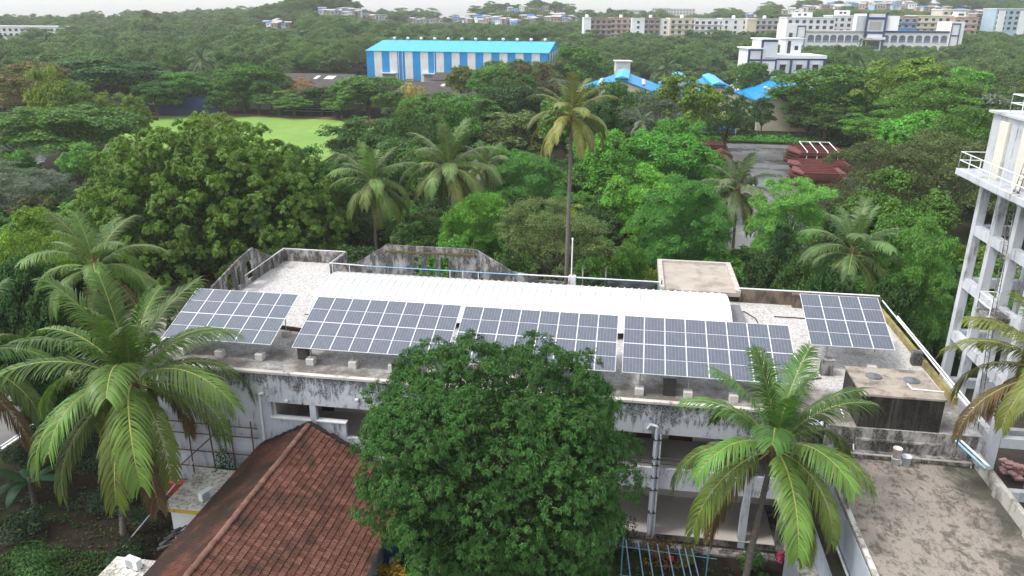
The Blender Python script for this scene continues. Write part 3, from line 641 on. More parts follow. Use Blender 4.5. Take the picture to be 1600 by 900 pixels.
for xx, rr in ((0, .105), (.03, .13), (.36, .12), (.39, .11)):
    for i in range(7):
        a = math.pi*(.5-1*(i/6)); rv.append((rr*math.sin(a)*1.25, xx, rr*math.cos(a)-.02))
b.add(rv, [(r_*7+j, r_*7+j+1, (r_+1)*7+j+1, (r_+1)*7+j) for r_ in range(3) for j in range(6)]); RIDM = b.mesh('ridge_tile', RIDGE)
for i in range(58): link('ridge_tile', RIDM, roofp, (RX-TH.location.x+rt.uniform(-.015, .015), Y1-.4-i*.375-28, RZ+.02+rt.uniform(-.01, .015)), rz=rt.uniform(-.05, .05))
b = MB()
for s, ex in ((1, EXR), (-1, EXL)):
    for i in range(18):
        t0, t1 = i/18, (i+1)/18; f_ = lambda t: (RX+(ex-RX)*t, Y1+.08+.03*math.sin(i*2.1), RZ-abs(ex-RX)*SL*t+.05+.03*math.sin(i*3.7))
        b.obox(f_(t0), f_(t1), .3+.08*math.sin(i*1.7), .14)
b.build('verge', plain('black_verge', (.03, .026, .024), .8, .4, 6, .2, 0, .4), TH)
b = MB(); b.box(EXR-.6, EXR-.35, Y0+.5, Y1-.3, 0, 2.6); b.build('wall', WALLC, TH)
b = MB(); b.box(EXL+.3, EXL+.55, Y0+.5, Y1-.3, 0, 3.2); b.build('wall', PIPEW, TH)
b = MB(); b.prism([(EXL+.3, 0), (EXR-.35, 0), (EXR-.35, 2.5), (RX, 5.5), (EXL+.3, 3.0)], 'y', Y1-.55, Y1-.3); b.build('wall', WALLC, TH)
b = MB(); b.box(EXR-.33, EXR-.06, 28.5, 31.2, 2.1, 2.85); b.build('gutter_box', INNER, TH)
b = MB(); b.lathe((EXR+.25, 33.0, 1.6), [(0, .0), (.3, .0), (.32, .3), (.32, .8), (.25, .95), (0, .98)], 16); b.box(EXR-.15, EXR+.65, 32.6, 33.4, 0, 1.6); o = b.build('blue_drum', plain('drum_blue', (.02, .04, .14), .5, .1, 3)); tag(o, 'dark blue drum in the shade at the tiled roof eave', 'drum')
# black crumpled sheet on the left eave
b = MB()
for i in range(9): b.tube([(-22.0+.1*math.sin(i), 28.2+i*.17, 3.25+.12*math.sin(i*2.)), (-21.4+.2*math.cos(i*3), 28.35+i*.17, 3.6+.05*math.sin(i))], [.1+.05*math.sin(i*1.3), .04], 6)
tag(b.build('black_sheet', BLACKBOX), 'crumpled black plastic sheet lying on the mossy left eave', 'plastic sheet')

# ---------------------------------------------------------------- flat annexes with air conditioners
LEAFLIT = stained('slab_litter', (.66, .63, .58), (.10, .085, .06), .46, .6, (3, 3, 3), 1.6, .9)
YELB = stained('yellow_band', (.5, .36, .05), (.12, .05, .02), .52, .72, (4, 4, .5))
def annex(loc, x0, x1, y0, y1, z, lab):
    A_ = empty('annex', loc, lab, 'annex'); b = MB(); b.box(x0+.25, x1, y0+.3, y1, 0, z-.28); b.build('wall', plain('annex_white', (.62, .63, .62), .8, .08, 1), A_)
    b = MB(); b.box(x0, x1, y0, y1, z-.28, z-.02); b.build('band', YELB, A_); b = MB(); b.box(x0-.02, x1, y0-.02, y1, z-.02, z+.05); b.build('slab', LEAFLIT, A_, .01)
annex((-22.8, 33, 0), -24.05, -21.2, 31.75, 35.6, 3.0, 'white annex with a yellow roof band and leaf litter beside the tiled house')
annex((-22.8, 25, 0), -23.85, -21.2, 22., 27.65, 3.0, 'white flat-roofed annex at the bottom edge left of the tiled house')
FAN = plain('ac_fan', (.35, .36, .38), .5, .2, 8)
def ac(loc, rz, lab):
    o = empty('air_conditioner', loc, lab, 'air conditioner', 'outdoor air conditioner units', rz); wd, dp, h = .8, .32, .58
    def pt(name, bb, mat): me = bb.mesh(name, mat); return link(name, me, o)
    b = MB(); b.box(-wd/2, wd/2, -dp/2, dp/2, .06, h); q = pt('casing', b, PIPEW); bv = q.modifiers.new('e', 'BEVEL'); bv.width = .02; bv.segments = 2
    b = MB()
    for i in range(9): b.box(-wd/2+.05, wd/2-.28, -dp/2-.012, -dp/2+.004, .12+i*.045, .14+i*.045)
    pt('grille', b, FAN)
    b = MB(); n = 20; b.add([(-.12+.2*math.cos(6.2832*k/n), -dp/2-.015, .32+.2*math.sin(6.2832*k/n)) for k in range(n)]+[(-.12+.2*math.cos(6.2832*k/n), -dp/2-.002, .32+.2*math.sin(6.2832*k/n)) for k in range(n)], [tuple(range(n))]+[(k, (k+1) % n, n+(k+1) % n, n+k) for k in range(n)]); pt('fan_guard', b, FAN)
    b = MB(); b.box(-wd/2+.05, -wd/2+.12, -dp/2, dp/2, 0, .06); b.box(wd/2-.12, wd/2-.05, -dp/2, dp/2, 0, .06); pt('feet', b, BLACKM)
    b = MB(); b.tube([(wd/2, 0, .15), (wd/2+.12, -.1, .08), (wd/2+.1, -.4, .04), (wd/2-.1, -.6, .03)], .018, 6); pt('hose', b, PIPEW)
    return o
ac((-22.0, 32.75, 3.05), rad(70), 'white outdoor air conditioner unit on the leaf-littered annex roof')
ac((-22.5, 27.0, 3.05), rad(-15), 'white outdoor air conditioner unit with a round fan at the bottom edge')
# red low wall behind the first annex, bamboo scaffold on the gable wall
b = MB(); b.box(-28, -24.3, 36.55, 36.9, 0, 1.0); tag(b.build('red_wall', stained('red_wall', (.28, .06, .03), (.08, .03, .02), .5, .75)), 'low red wall at the foot of the bamboo scaffold', 'wall')
SCF = empty('bamboo_scaffold', (-25, 36.7, 0), 'grid of thin bamboo scaffold poles against the left wall of the long building', 'scaffold')
BAM = plain('bamboo', (.15, .09, .055), .8, .4, 6); rs_ = random.Random(8)
for x in np.arange(-28, -20.9, 1.35): b = MB(); b.tube([(x+rs_.uniform(-.1, .1), 36.95, 0), (x+rs_.uniform(-.1, .1), 36.95, 5.6)], .045, 6); b.build('pole', BAM, SCF)
for z in (1.2, 2.3, 3.4, 4.5, 5.3): b = MB(); b.tube([(-28.3, 36.85, z+rs_.uniform(-.1, .1)), (-20.8, 36.85, z+rs_.uniform(-.1, .1))], .04, 6); b.build('pole', BAM, SCF)
b = MB(); b.tube([(-27, 36.75, 1.4), (-23.6, 36.75, 4.6)], .045, 6); b.build('brace', BAM, SCF)
b = MB(); b.tube([(-26.6, 31.2, .3), (-24.6, 36.2, 3.2)], .04, 6); tag(b.build('leaning_pole', PIPEG), 'pale pole leaning between the left palm and the scaffold', 'pole')

# ---------------------------------------------------------------- pergola of blue poles, green box, barrels, garden
TEAL = plain('teal_paint', (.12, .33, .38), .5, .15, 6); BLUEP = plain('sky_blue_paint', (.28, .47, .62), .5, .15, 6)
PG = empty('pole_pergola', (2.7, 32.5, 0), 'open pergola of thin blue poles in the garden at the bottom edge', 'pergola')
for i, x in enumerate((.99, 1.63, 2.12, 2.62, 3.15, 3.7, 4.03, 4.38)):
    b = MB(); b.tube([(x, 33.9-.02*i, 2.3), (x+.35, 30.2, 2.25)], .03, 6); b.build('pole', BLUEP, PG)
for y, z in ((33.3, 2.26), (31.2, 2.2)): b = MB(); b.tube([(.7, y+.1, z), (5.6, y-.1, z)], .022, 6); b.build('cross_bar', TEAL, PG)
for x, y in ((.85, 33.8), (5.2, 33.5), (.9, 30.4), (5.3, 30.3)): b = MB(); b.tube([(x, y, 0), (x, y, 2.6)], .04, 8); b.build('post', TEAL, PG)
b = MB(); b.box(-1.4, -.3, 35.4, 36.3, 0, .45); tag(b.build('green_bin', plain('green_bin', (.02, .11, .03), .6, .2, 3), None, .03), 'low green box by the wall under the big leafy tree', 'box')
b = MB(); b.box(4.6, 6.2, 31.4, 32.4, 0, .9); tag(b.build('grey_tank', plain('grey_slab', (.25, .25, .25), .8, .2, 2), None, .02), 'grey concrete block under the blue pole pergola', 'block')
b = MB(); b.box(3.3, 3.6, 34.6, 34.75, .75, .95); b.tube([(3.45, 34.7, 0), (3.45, 34.7, .75)], .02, 6); tag(b.build('red_marker', plain('red_plate', (.5, .03, .02), .5, .1, 3)), 'small red plate on a stick behind the blue poles', 'marker')
b = MB(); b.box(-12, 9.3, 36.3, 36.9, 0, .12); structure(b.build('garden_path', PARA))
b = MB()
for i in range(14): b.tube([(9.2+.12*math.sin(i*2.4), 35.2+.12*math.cos(i*1.7), .9+i*.05), (9.2+.14*math.sin(i*2.4+1), 35.2+.14*math.cos(i*1.7+1), 1.0+i*.05)], .1, 6)
tag(b.build('pink_cloth', plain('pink', (.55, .09, .16), .8, .2, 5)), 'bundle of bright pink cloth hanging by the wing wall', 'cloth')
b = MB(); b.tube([(9.25, 34.3, .0), (9.3, 34.4, 2.8)], .04, 6); tag(b.build('grey_post', PIPEG), 'grey metal post beside the pink cloth', 'post')

# ---------------------------------------------------------------- white water tower on columns
TWM = stained('tower_white', (.50, .52, .55), (.11, .105, .095), .53, .7, (3, 3, .5), 1., .6)
WT = empty('water_tower', (22, 42.5, 0), 'tall white concrete water tower on columns with ladders and railings at the right edge', 'water tower')
TXs, TYs = (20.0, 23.2, 26.4), (46., 43.7, 41.4, 38.9)
for x in TXs:
    for y in TYs:
        if x == 23.2 and y in (43.7, 41.4): continue
        b = MB(); b.box(x-.23, x+.23, y-.22, y+.22, 0, 19.5); b.build('column', TWM, WT, .02)
for z in (4.0, 7.2, 10.4, 13.7, 16.9):
    for x in (20.0, 26.4):
        b = MB(); b.box(x-.2, x+.2, 39.1, 45.8, z-.28, z+.28); b.build('beam', TWM, WT)
    for y in (46., 38.9):
        b = MB(); b.box(20.25, 26.15, y-.2, y+.2, z-.28, z+.28); b.build('beam', TWM, WT)
b = MB(); b.box(18.7, 27.6, 37.6, 47.2, 19.85, 20.2); b.box(19.4, 27, 38.3, 46.6, 19.5, 19.85); b.build('platform', TWM, WT, .03)
CREAM = stained('tower_cream', (.66, .65, .56), (.25, .24, .2), .62, .85, (2, 2, .5))
b = MB(); b.box(19.6, 26.8, 38.6, 46.0, 20.2, 23.5); b.build('tank', TWM, WT, .03)
for y in (44.2, 41.6, 39.2): b = MB(); b.box(19.45, 19.6, y-.5, y+.5, 20.2, 23.2); b.build('tank_pilaster', CREAM, WT, .02)
b = MB(); b.box(19.4, 27., 38.4, 46.2, 23.5, 23.62); b.build('tank_roof', TWM, WT)
def railing(pts, h, name_):
    bb = MB()
    for a, c in zip(pts[:-1], pts[1:]):
        a, c = Vector(a), Vector(c)
        for hh in (h*.5, h): bb.tube([a+Vector((0, 0, hh)), c+Vector((0, 0, hh))], .03, 6)
        nseg = max(1, int((c-a).length/1.3))
        for i in range(nseg+1): q = a+(c-a)*i/nseg; bb.tube([q, q+Vector((0, 0, h))], .03, 6)
    return bb.build(name_, PIPEW, WT)
railing([(27, 47.1, 20.2), (18.8, 47.1, 20.2), (18.8, 37.7, 20.2), (27.5, 37.7, 20.2)], .95, 'platform_railing')
railing([(25, 45.6, 23.62), (20.2, 45.6, 23.62), (20.2, 39, 23.62)], .9, 'roof_railing')
def ladder(a, c, name_, wd=.45):
    a, c = Vector(a), Vector(c); bb = MB(); n = int((c-a).length/.3); sv_ = Vector((0, wd/2, 0))
    for s in (-1, 1): bb.tube([a+sv_*s, c+sv_*s], .025, 6)
    for i in range(n+1): q = a+(c-a)*i/n; bb.tube([q-sv_, q+sv_], .015, 5)
    return bb.build(name_, PARA, WT)
ladder((19.1, 40.6, 20.2), (19.5, 40.6, 23.9), 'ladder'); ladder((19.3, 40.5, 13.8), (19.05, 40.6, 20.3), 'ladder'); ladder((19.5, 39.9, 7.3), (19.2, 40.2, 13.6), 'ladder')
b = MB(); b.box(18.7, 19.8, 39.7, 41.2, 13.65, 13.85); b.box(18.9, 19.8, 39.9, 41.0, 13.4, 13.65); b.build('ladder_landing', PARA, WT, .02)
railing([(19.75, 41.2, 13.85), (18.75, 41.2, 13.85), (18.75, 39.7, 13.85)], .9, 'landing_railing')
b = MB(); b.add([(17.98, 12, .03), (34, 12, .03), (34, 60, .03), (18.2, 60, .03)], [(0, 1, 2, 3)]); structure(b.build('tower_yard', plain('yard_dirt', (.05, .042, .036), .95, .3, 1.2, .1, 0, .3)))
b = MB()
for i in range(22):
    a = rs_.uniform(0, 6.28); r = rs_.uniform(0, .9); b.obox((26.0+r*math.cos(a), 47.6+r*math.sin(a), .15+.03*i), (26.0+r*math.cos(a)+rs_.uniform(.3, .6), 47.6+r*math.sin(a)+rs_.uniform(-.3, .3), .2+.03*i), .5, .12)
tag(b.build('sack_heap', plain('pink_sacks', (.42, .25, .23), .8, .45, 2)), 'heap of pinkish sacks on the ground at the foot of the water tower', 'sacks', kind='stuff')
# ---------------------------------------------------------------- trees
def leafmesh(name, P, N, ln, wd, rng, droop=0.0, mat=LEAF, fold=.18):
    """one folded diamond per leaf at P, lying across normal N"""
    n = len(P)
    a = rng.normal(size=(n, 3)); a -= N*(a*N).sum(1)[:, None]; a /= np.linalg.norm(a, axis=1)[:, None]+1e-9
    a[:, 2] -= droop; a /= np.linalg.norm(a, axis=1)[:, None]
    c = np.cross(N, a); c /= np.linalg.norm(c, axis=1)[:, None]+1e-9
    L = ln*rng.uniform(.7, 1.3, n)[:, None]; W = wd*rng.uniform(.7, 1.3, n)[:, None]
    nn = np.cross(a, c)
    v = np.stack([P-a*L*.5, P+c*W*.5+nn*W*fold, P+a*L*.5, P-c*W*.5+nn*W*fold], 1).reshape(-1, 3)
    return mesh_np(name, v, np.arange(4*n).reshape(-1, 4), mat)
def sphere_pts(n, rng, zmin=-1.0):
    out = np.zeros((0, 3))
    while len(out) < n:
        q = rng.normal(size=(n*3, 3)); q /= np.linalg.norm(q, axis=1)[:, None]; out = np.concatenate([out, q[q[:, 2] > zmin]])
    return out[:n]
def make_tree(kind, seed, fine):
    """template of nominal width 10 and height 10, base at z=0; fine = leaf size factor. returns (crown mesh, trunk mesh)"""
    rng = np.random.default_rng(seed); rr = random.Random(seed)
    K = dict(dense=dict(c=(0, 0, 5.9), R=(4.1, 4.1, 3.3), lobes=34, lr=1.45, sub=16, sr=.62, zmin=-.55, lf=.42, lw=.30, flat=1., n=26000, th=.28),
             rain=dict(c=(0, 0, 5.0), R=(4.5, 4.5, 4.0), lobes=64, lr=1.0, sub=13, sr=.52, zmin=.05, lf=.36, lw=.28, flat=.62, n=26000, th=.34),
             dome=dict(c=(0, 0, 2.8), R=(4.5, 4.5, 6.2), lobes=150, lr=.8, sub=13, sr=.42, zmin=-.05, lf=.36, lw=.28, flat=.85, n=26000, th=.3),
             feather=dict(c=(0, 0, 5.6), R=(3.7, 3.7, 3.7), lobes=40, lr=1.3, sub=14, sr=.62, zmin=-.7, lf=.55, lw=.2, flat=.66, n=26000, th=.25),
             round=dict(c=(0, 0, 5.6), R=(4.0, 4.0, 3.6), lobes=26, lr=1.7, sub=14, sr=.72, zmin=-.5, lf=.42, lw=.3, flat=.9, n=24000, th=.28),
             olive=dict(c=(0, 0, 5.4), R=(4.2, 4.2, 3.6), lobes=48, lr=1.1, sub=14, sr=.5, zmin=-.6, lf=.34, lw=.16, flat=.8, n=26000, th=.3),
             tall=dict(c=(0, 0, 5.8), R=(3.2, 3.2, 4.0), lobes=30, lr=1.35, sub=14, sr=.6, zmin=-.7, lf=.42, lw=.28, flat=.85, n=22000, th=.28))[kind]
    c = np.array(K['c']); R = np.array(K['R'])
    lob = sphere_pts(K['lobes'], rng, K['zmin'])*rng.uniform(.72, 1.08, (K['lobes'], 1))
    # uneven outline: a few directions pushed out, a few pulled in
    for _ in range(5):
        d = sphere_pts(1, rng)[0]; wgt = np.clip((lob@d), 0, 1)**3; lob = lob*(1+rng.uniform(-.3, .24)*wgt[:, None])
    lc = c+lob*R; n = int(K['n']*fine)
    LR = K['lr']*rng.uniform(.65, 1.25, len(lc))
    # sub-clumps
    ns = K['sub']; li = np.repeat(np.arange(len(lc)), ns)
    sd_ = sphere_pts(len(li), rng, -.35); outw = (lc-c)/R; outw /= np.linalg.norm(outw, axis=1)[:, None]+1e-9
    sd_ = sd_+outw[li]*.5+np.array([0, 0, .3]); sd_ /= np.linalg.norm(sd_, axis=1)[:, None]
    sc_ = lc[li]+sd_*LR[li][:, None]*np.array([1, 1, K['flat']])*rng.uniform(.6, 1.0, (len(li), 1))
    SR = K['sr']*rng.uniform(.6, 1.3, len(sc_))
    per = max(3, n//len(sc_)); pi = np.repeat(np.arange(len(sc_)), per)
    dd = sphere_pts(len(pi), rng, -.45); dd = dd+sd_[pi]*.35; dd /= np.linalg.norm(dd, axis=1)[:, None]
    P = sc_[pi]+dd*SR[pi][:, None]*np.array([1, 1, K['flat']])*rng.uniform(.35, 1.05, (len(pi), 1))
    N = dd*.75+np.array([0, 0, .55])+rng.normal(size=dd.shape)*.4; N /= np.linalg.norm(N, axis=1)[:, None]
    # inner leaves fill the shade
    m = n//6; Pi = c+sphere_pts(m, rng, K['zmin'])*rng.uniform(.4, .85, (m, 1))*R; Ni = rng.normal(size=(m, 3)); Ni /= np.linalg.norm(Ni, axis=1)[:, None]
    P = np.concatenate([P, Pi]); N = np.concatenate([N, Ni]); P[:, 2] = np.maximum(P[:, 2], .35)
    k = 1/math.sqrt(max(fine, .02))
    top = np.percentile(P[:, 2], 99.7); P[:, 2] *= 10/top
    wx = np.percentile(np.abs(P[:, :2]), 99.2); P[:, :2] *= 5/wx
    crown = leafmesh('crown', P, N, K['lf']*k*.62, K['lw']*k*.62, rng, .25 if kind in ('feather', 'olive') else .12)
    b = MB(); th = K['th']; fork = .28*10
    wob = [(rr.uniform(-.15, .15), rr.uniform(-.15, .15)) for _ in range(4)]
    b.tube([(0, 0, -.3), (wob[0][0], wob[0][1], fork*.5), (wob[1][0], wob[1][1], fork)], [th*1.25, th*.9, th*.75], 9)
    lim = sorted(range(len(lc)), key=lambda i: rr.random())[:min(16, len(lc))]
    for i in lim:
        e = lc[i]*np.array([5/wx, 5/wx, 10/top]); s_ = np.array([wob[1][0], wob[1][1], fork*rr.uniform(.75, 1.05)]); md = s_+(e-s_)*np.array([.35, .35, .6])+np.array([rr.uniform(-.2, .2), rr.uniform(-.2, .2), rr.uniform(-.1, .2)])
        b.tube([s_, md, s_+(e-s_)*.93], [th*.45, th*.27, th*.07], 6)
    trunk = b.mesh('trunk', BARK)
    return crown, trunk
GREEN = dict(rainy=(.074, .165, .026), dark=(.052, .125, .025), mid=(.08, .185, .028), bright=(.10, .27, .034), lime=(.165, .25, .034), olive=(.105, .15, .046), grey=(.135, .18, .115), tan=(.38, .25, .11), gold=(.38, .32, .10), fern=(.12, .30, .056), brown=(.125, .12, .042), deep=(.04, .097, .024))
TPL = {}
def tpl(kind, var, fine):
    key = (kind, var, fine)
    if key not in TPL: TPL[key] = make_tree(kind, hash((len(kind), ord(kind[0]), var, int(fine*100))) % 9999, fine)
    return TPL[key]
def tree(x, y, W, H, kind, colr, lab, fine=1., var=0, group=None, rz=None, name=None, bark=None):
    z = terrain(x, y); o = empty(name or 'tree', (x, y, z), lab, 'tree', group)
    cr, tk = tpl(kind, var, fine); rz = rr_.uniform(0, 6.28) if rz is None else rz
    s = (W/10, W/10, H/10); c_ = link('crown', cr, o, sc=s, rz=rz); t_ = link('trunk', tk, o, sc=s, rz=rz)
    g = GREEN[colr]; j = rr_.uniform(.88, 1.14); c_.color = (g[0]*j, g[1]*j, g[2]*j, 1)
    return o
rr_ = random.Random(17)
def ptree(u, v, hw, Y, kind, colr, lab, fine=.6, var=0, group=None, rz=None):
    """tree whose crown top shows at pixel (u, v), with a half width of hw pixels, standing at distance Y"""
    p = at(u, v, y=Y); dep = to_px(p)[2]; W = 2*hw*dep/F_PX; H = p[2]-terrain(p[0], p[1])
    return tree(p[0], p[1]+0, W, max(H, 2.5), kind, colr, lab, fine, var, group, rz)
HAND = [
 (1266, 176, 30, 201, 'dense', 'dark', 'dark bushy tree at the right end of the cream shed wall', .5),
 (1304, 188, 32, 199, 'round', 'mid', 'green bushy tree behind the tall red steel stack', .5),
 (1150, 172, 26, 203, 'round', 'dark', 'dark bushy tree above the blue tarpaulin shelter', .5),
 (1345, 190, 40, 196, 'dense', 'mid', 'green bushy tree right of the red steel stacks', .5),
 (1080, 172, 34, 190, 'round', 'dark', 'dark bushy tree left of the blue tarpaulin shelter', .5),
 (1128, 262, 30, 112, 'dense', 'bright', 'bright green dense tree directly left of the yard palm', .9),
 (400, 126, 34, 219, 'round', 'dark', 'dark round tree at the far field edge between two taller trees', .5),
 (458, 152, 30, 214, 'rain', 'mid', 'low flat-topped tree before the spectator benches', .4),
 (532, 150, 32, 215, 'round', 'mid', 'round green tree right of the spectator benches', .4),
 (612, 142, 32, 212, 'round', 'mid', 'round green tree left of the straw-yellow tree', .4),
 (345, 142, 26, 212, 'tall', 'mid', 'upright green tree at the right end of the navy sight screen', .4),
 (238, 128, 40, 208, 'round', 'dark', 'dark round tree before the very dark sight screen', .5),
 (1088, 226, 42, 124, 'dense', 'bright', 'bright green dense tree at the left side of the wet yard', .9),
 (1000, 262, 60, 96, 'dense', 'bright', 'bright green dense tree above the porch left corner', 1.),
 (1176, 98, 34, 250, 'round', 'mid', 'green tree before the left half of the white and navy building', .5),
 (1216, 110, 22, 252, 'tall', 'dark', 'dark narrow tree before the middle of the white and navy building', .4),  # u, v_top, half width, Y, kind, colour, label, fineness
 (480, 232, 72, 84, 'round', 'dark', 'dark leafy tree joining the right side of the huge rain tree', 1.),
 (45, 330, 95, 50, 'olive', 'lime', 'yellow-green tree at the left edge behind the coconut palms', 1.2),
 (38, 262, 66, 92, 'olive', 'grey', 'grey-green bushy tree at the left edge below the solar street lamp', .8),
 (120, 226, 30, 112, 'feather', 'fern', 'small slender feathery tree with a pale trunk beside the solar street lamp', .35),
 (95, 166, 105, 128, 'dense', 'mid', 'broad dark tree with yellow-green leaf tips left of the sports field', 1.),
 (40, 98, 72, 172, 'olive', 'brown', 'brownish green tree at the left edge above the broad dark tree', .6),
 (66, 106, 30, 150, 'tall', 'lime', 'pale lime-green tree at the left rising behind the broad dark tree', .4),
 (108, 127, 38, 147, 'round', 'lime', 'lime-green tree with a rounded crown beside the taller pale lime tree', .4),
 (168, 146, 30, 150, 'tall', 'lime', 'light green tree at the near left corner of the sports field', .4),
 (207, 149, 24, 152, 'tall', 'lime', 'light green upright tree touching the edge of the sports field', .4),
 (155, 90, 102, 214, 'rain', 'deep', 'wide dark umbrella-shaped tree behind the left end of the sports field', .8),
 (287, 113, 48, 216, 'rain', 'mid', 'flat-topped green tree behind the dark blue sight screen', .5),
 (375, 100, 48, 222, 'dense', 'mid', 'tall green tree at the far edge of the field right of the sight screen', .5),
 (325, 178, 48, 118, 'dense', 'lime', 'round yellow-green crown in front of the sports field', .6),
 (580, 184, 76, 132, 'dense', 'dark', 'dark dome-shaped tree at the right end of the sports field', .8),
 (432, 142, 36, 218, 'rain', 'mid', 'small flat-topped tree at the far edge of the sports field', .35),
 (500, 136, 44, 224, 'round', 'dark', 'dark green tree in front of the black shed roof', .45),
 (572, 120, 54, 220, 'round', 'mid', 'rounded green tree below the left end of the striped warehouse', .5),
 (470, 121, 24, 244, 'olive', 'tan', 'tan autumn-coloured tree beside the black shed roof', .3),
 (640, 130, 30, 216, 'olive', 'gold', 'straw-yellow tree below the striped warehouse', .3),
 (715, 146, 78, 166, 'rain', 'mid', 'broad layered green tree below the brown shed roof', .7),
 (795, 122, 48, 240, 'olive', 'olive', 'olive tree hiding the right part of the striped warehouse', .4),
 (722, 104, 28, 252, 'round', 'lime', 'bright lime tree right of the brown shed roof', .3),
 (762, 108, 32, 246, 'round', 'lime', 'yellow-green tree in front of the middle of the striped warehouse', .3),
 (835, 100, 50, 214, 'dense', 'brown', 'big dark tree with a yellowish top below the warehouse right corner', .6),
 (905, 74, 50, 262, 'round', 'mid', 'grey-green tree at the right corner of the striped warehouse', .4),
 (868, 90, 34, 256, 'olive', 'olive', 'olive tree in front of the right end of the striped warehouse', .35),
 (800, 135, 60, 175, 'dense', 'deep', 'deep green tree behind the tall coconut palm', .7),
 (960, 204, 66, 112, 'dense', 'bright', 'bright green dense tree right of the tall coconut palm', 1.),
 (1040, 208, 74, 116, 'dense', 'bright', 'bright green dense tree left of the wet yard', 1.),
 (868, 312, 88, 74, 'olive', 'olive', 'dull olive tree behind the rear railing at the flagpole', 1.4),
 (1072, 280, 80, 75, 'feather', 'fern', 'bright feathery tree behind the porch slab', 2.6),
 (826, 242, 56, 98, 'feather', 'fern', 'light feathery tree left of the tall coconut palm', 1.6),
 (745, 298, 54, 78, 'feather', 'bright', 'bright green bushy tree behind the rear gable parapet', 1.8),
 (1243, 286, 62, 84, 'feather', 'fern', 'bright feathery tree in front of the stacked red steel frames', 2.),
 (1452, 350, 66, 60, 'feather', 'fern', 'bright feathery tree beside the water tower columns', 2.8),
 (1385, 222, 92, 100, 'olive', 'olive', 'olive tree with pale leaf tips right of the red steel frames', 1.2),
 (1405, 268, 92, 82, 'dense', 'mid', 'dense green tree behind the right coconut palm', 1.),
 (1490, 208, 100, 104, 'olive', 'olive', 'large dull olive tree behind the water tower', 1.1),
 (1310, 104, 100, 204, 'round', 'mid', 'large green tree right of the blue-roofed sheds', .8),
 (1296, 152, 70, 196, 'round', 'dark', 'dark green tree beside the cream shed wall', .6),
 (1420, 91, 70, 190, 'rain', 'lime', 'yellow-green flat-topped tree below the long arcaded college', .6),
 (1480, 122, 92, 158, 'olive', 'mid', 'wide green tree below the yellow-green flat-topped tree', .8),
 (1570, 116, 76, 160, 'olive', 'olive', 'olive tree at the right edge above the water tower', .7),
 (1540, 168, 90, 124, 'olive', 'mid', 'dull green tree behind the water tower tank', .8),
 (1075, 118, 64, 152, 'rain', 'lime', 'flat-topped yellow-green tree between the blue sheds', .6),
 (1142, 136, 42, 168, 'olive', 'dark', 'thin dark tree with bare stems before the cream shed wall', .3),
 (955, 128, 40, 160, 'round', 'dark', 'dark tree before the left blue roof', .5),
 (1022, 150, 46, 142, 'olive', 'grey', 'grey-green tree left of the flat-topped yellow-green tree', .5),
 (1060, 186, 46, 134, 'feather', 'bright', 'small bright tree left of the blue tarpaulin', .5),
 (930, 160, 40, 136, 'round', 'dark', 'dark tree behind the right fronds of the tall palm', .5),
 (620, 222, 62, 108, 'round', 'dark', 'dark tree behind the pair of coconut palms', .7),
 (540, 262, 48, 92, 'round', 'dark', 'dark tree behind the left coconut palm of the rear garden', .6),
 (690, 228, 52, 102, 'round', 'mid', 'green tree behind the right coconut palm of the rear garden', .6),
 (780, 225, 50, 118, 'feather', 'bright', 'light green tree behind the small twin palm', .5),
 (1195, 152, 20, 204, 'tall', 'dark', 'narrow dark tree against the cream shed wall', .3),
]
for t in HAND: ptree(*t[:7], fine=t[7], var=len(t[6]) % 3)
# shrubs and low trees that close the gaps behind the building
SHR = [(560, 388, 56, 66, 'deep'), (480, 392, 50, 72, 'dark'), (985, 388, 30, 66, 'bright'), (1030, 352, 30, 84, 'mid'), (1225, 352, 42, 74, 'deep'), (1290, 372, 40, 70, 'dark'), (1190, 400, 40, 64, 'deep'), (1255, 408, 42, 60, 'dark'),
       (1300, 420, 40, 58, 'deep'), (1400, 440, 46, 57, 'dark'), (640, 350, 52, 74, 'dark'), (700, 372, 46, 66, 'bright'), (930, 402, 44, 64, 'mid'), (800, 388, 40, 64, 'dark'), (1420, 330, 60, 74, 'mid'), (1350, 318, 60, 80, 'dark'),
       (420, 350, 52, 84, 'dark'), (900, 240, 36, 118, 'dark'), (20, 405, 60, 46, 'deep'), (95, 420, 60, 44, 'deep'), (10, 500, 70, 44, 'deep'), (70, 560, 60, 40, 'deep'), (280, 480, 30, 52, 'deep'), (1130, 250, 40, 128, 'mid'), (1090, 300, 34, 96, 'deep')]
SHL = ['deep green shrub beside the rear-left parapet corner', 'dark shrub behind the rear-left parapet wall', 'bright green bush left of the porch slab', 'green shrub left of the feathery tree behind the porch', 'deep green shrub between the yard palm and the right palm', 'dark shrub left of the palm behind the corner array', 'deep green shrub right of the porch slab', 'dark shrub behind the brown rear parapet', 'deep green shrub behind the corner solar array', 'dark bush between the right palm and the tower-side feathery tree', 'dark shrub between the two rear garden palms', 'bright bush at the right shoulder of the rear gable parapet', 'green shrub behind the rear tarpaulin', 'dark shrub between gable parapet and flagpole', 'green tree-like shrub above the tower-side feathery tree', 'dark shrub above the palm behind the corner array', 'dark shrub under the right side of the rain tree', 'dark shrub left of the tall palm trunk', 'deep green shrub at the left edge above the foreground palms', 'deep green shrub behind the second left palm', 'deep green bush at the left edge among palm fronds', 'deep green bush between the left foreground palms', 'deep green shrub between the palm and the first solar array', 'green shrub above the yard palm', 'deep green shrub left of the yard palm']
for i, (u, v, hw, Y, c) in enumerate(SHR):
    ptree(u, v, hw, Y, 'round' if i % 2 else 'dense', c, SHL[i], .6, i % 3, 'shrubs in the shade behind the building')
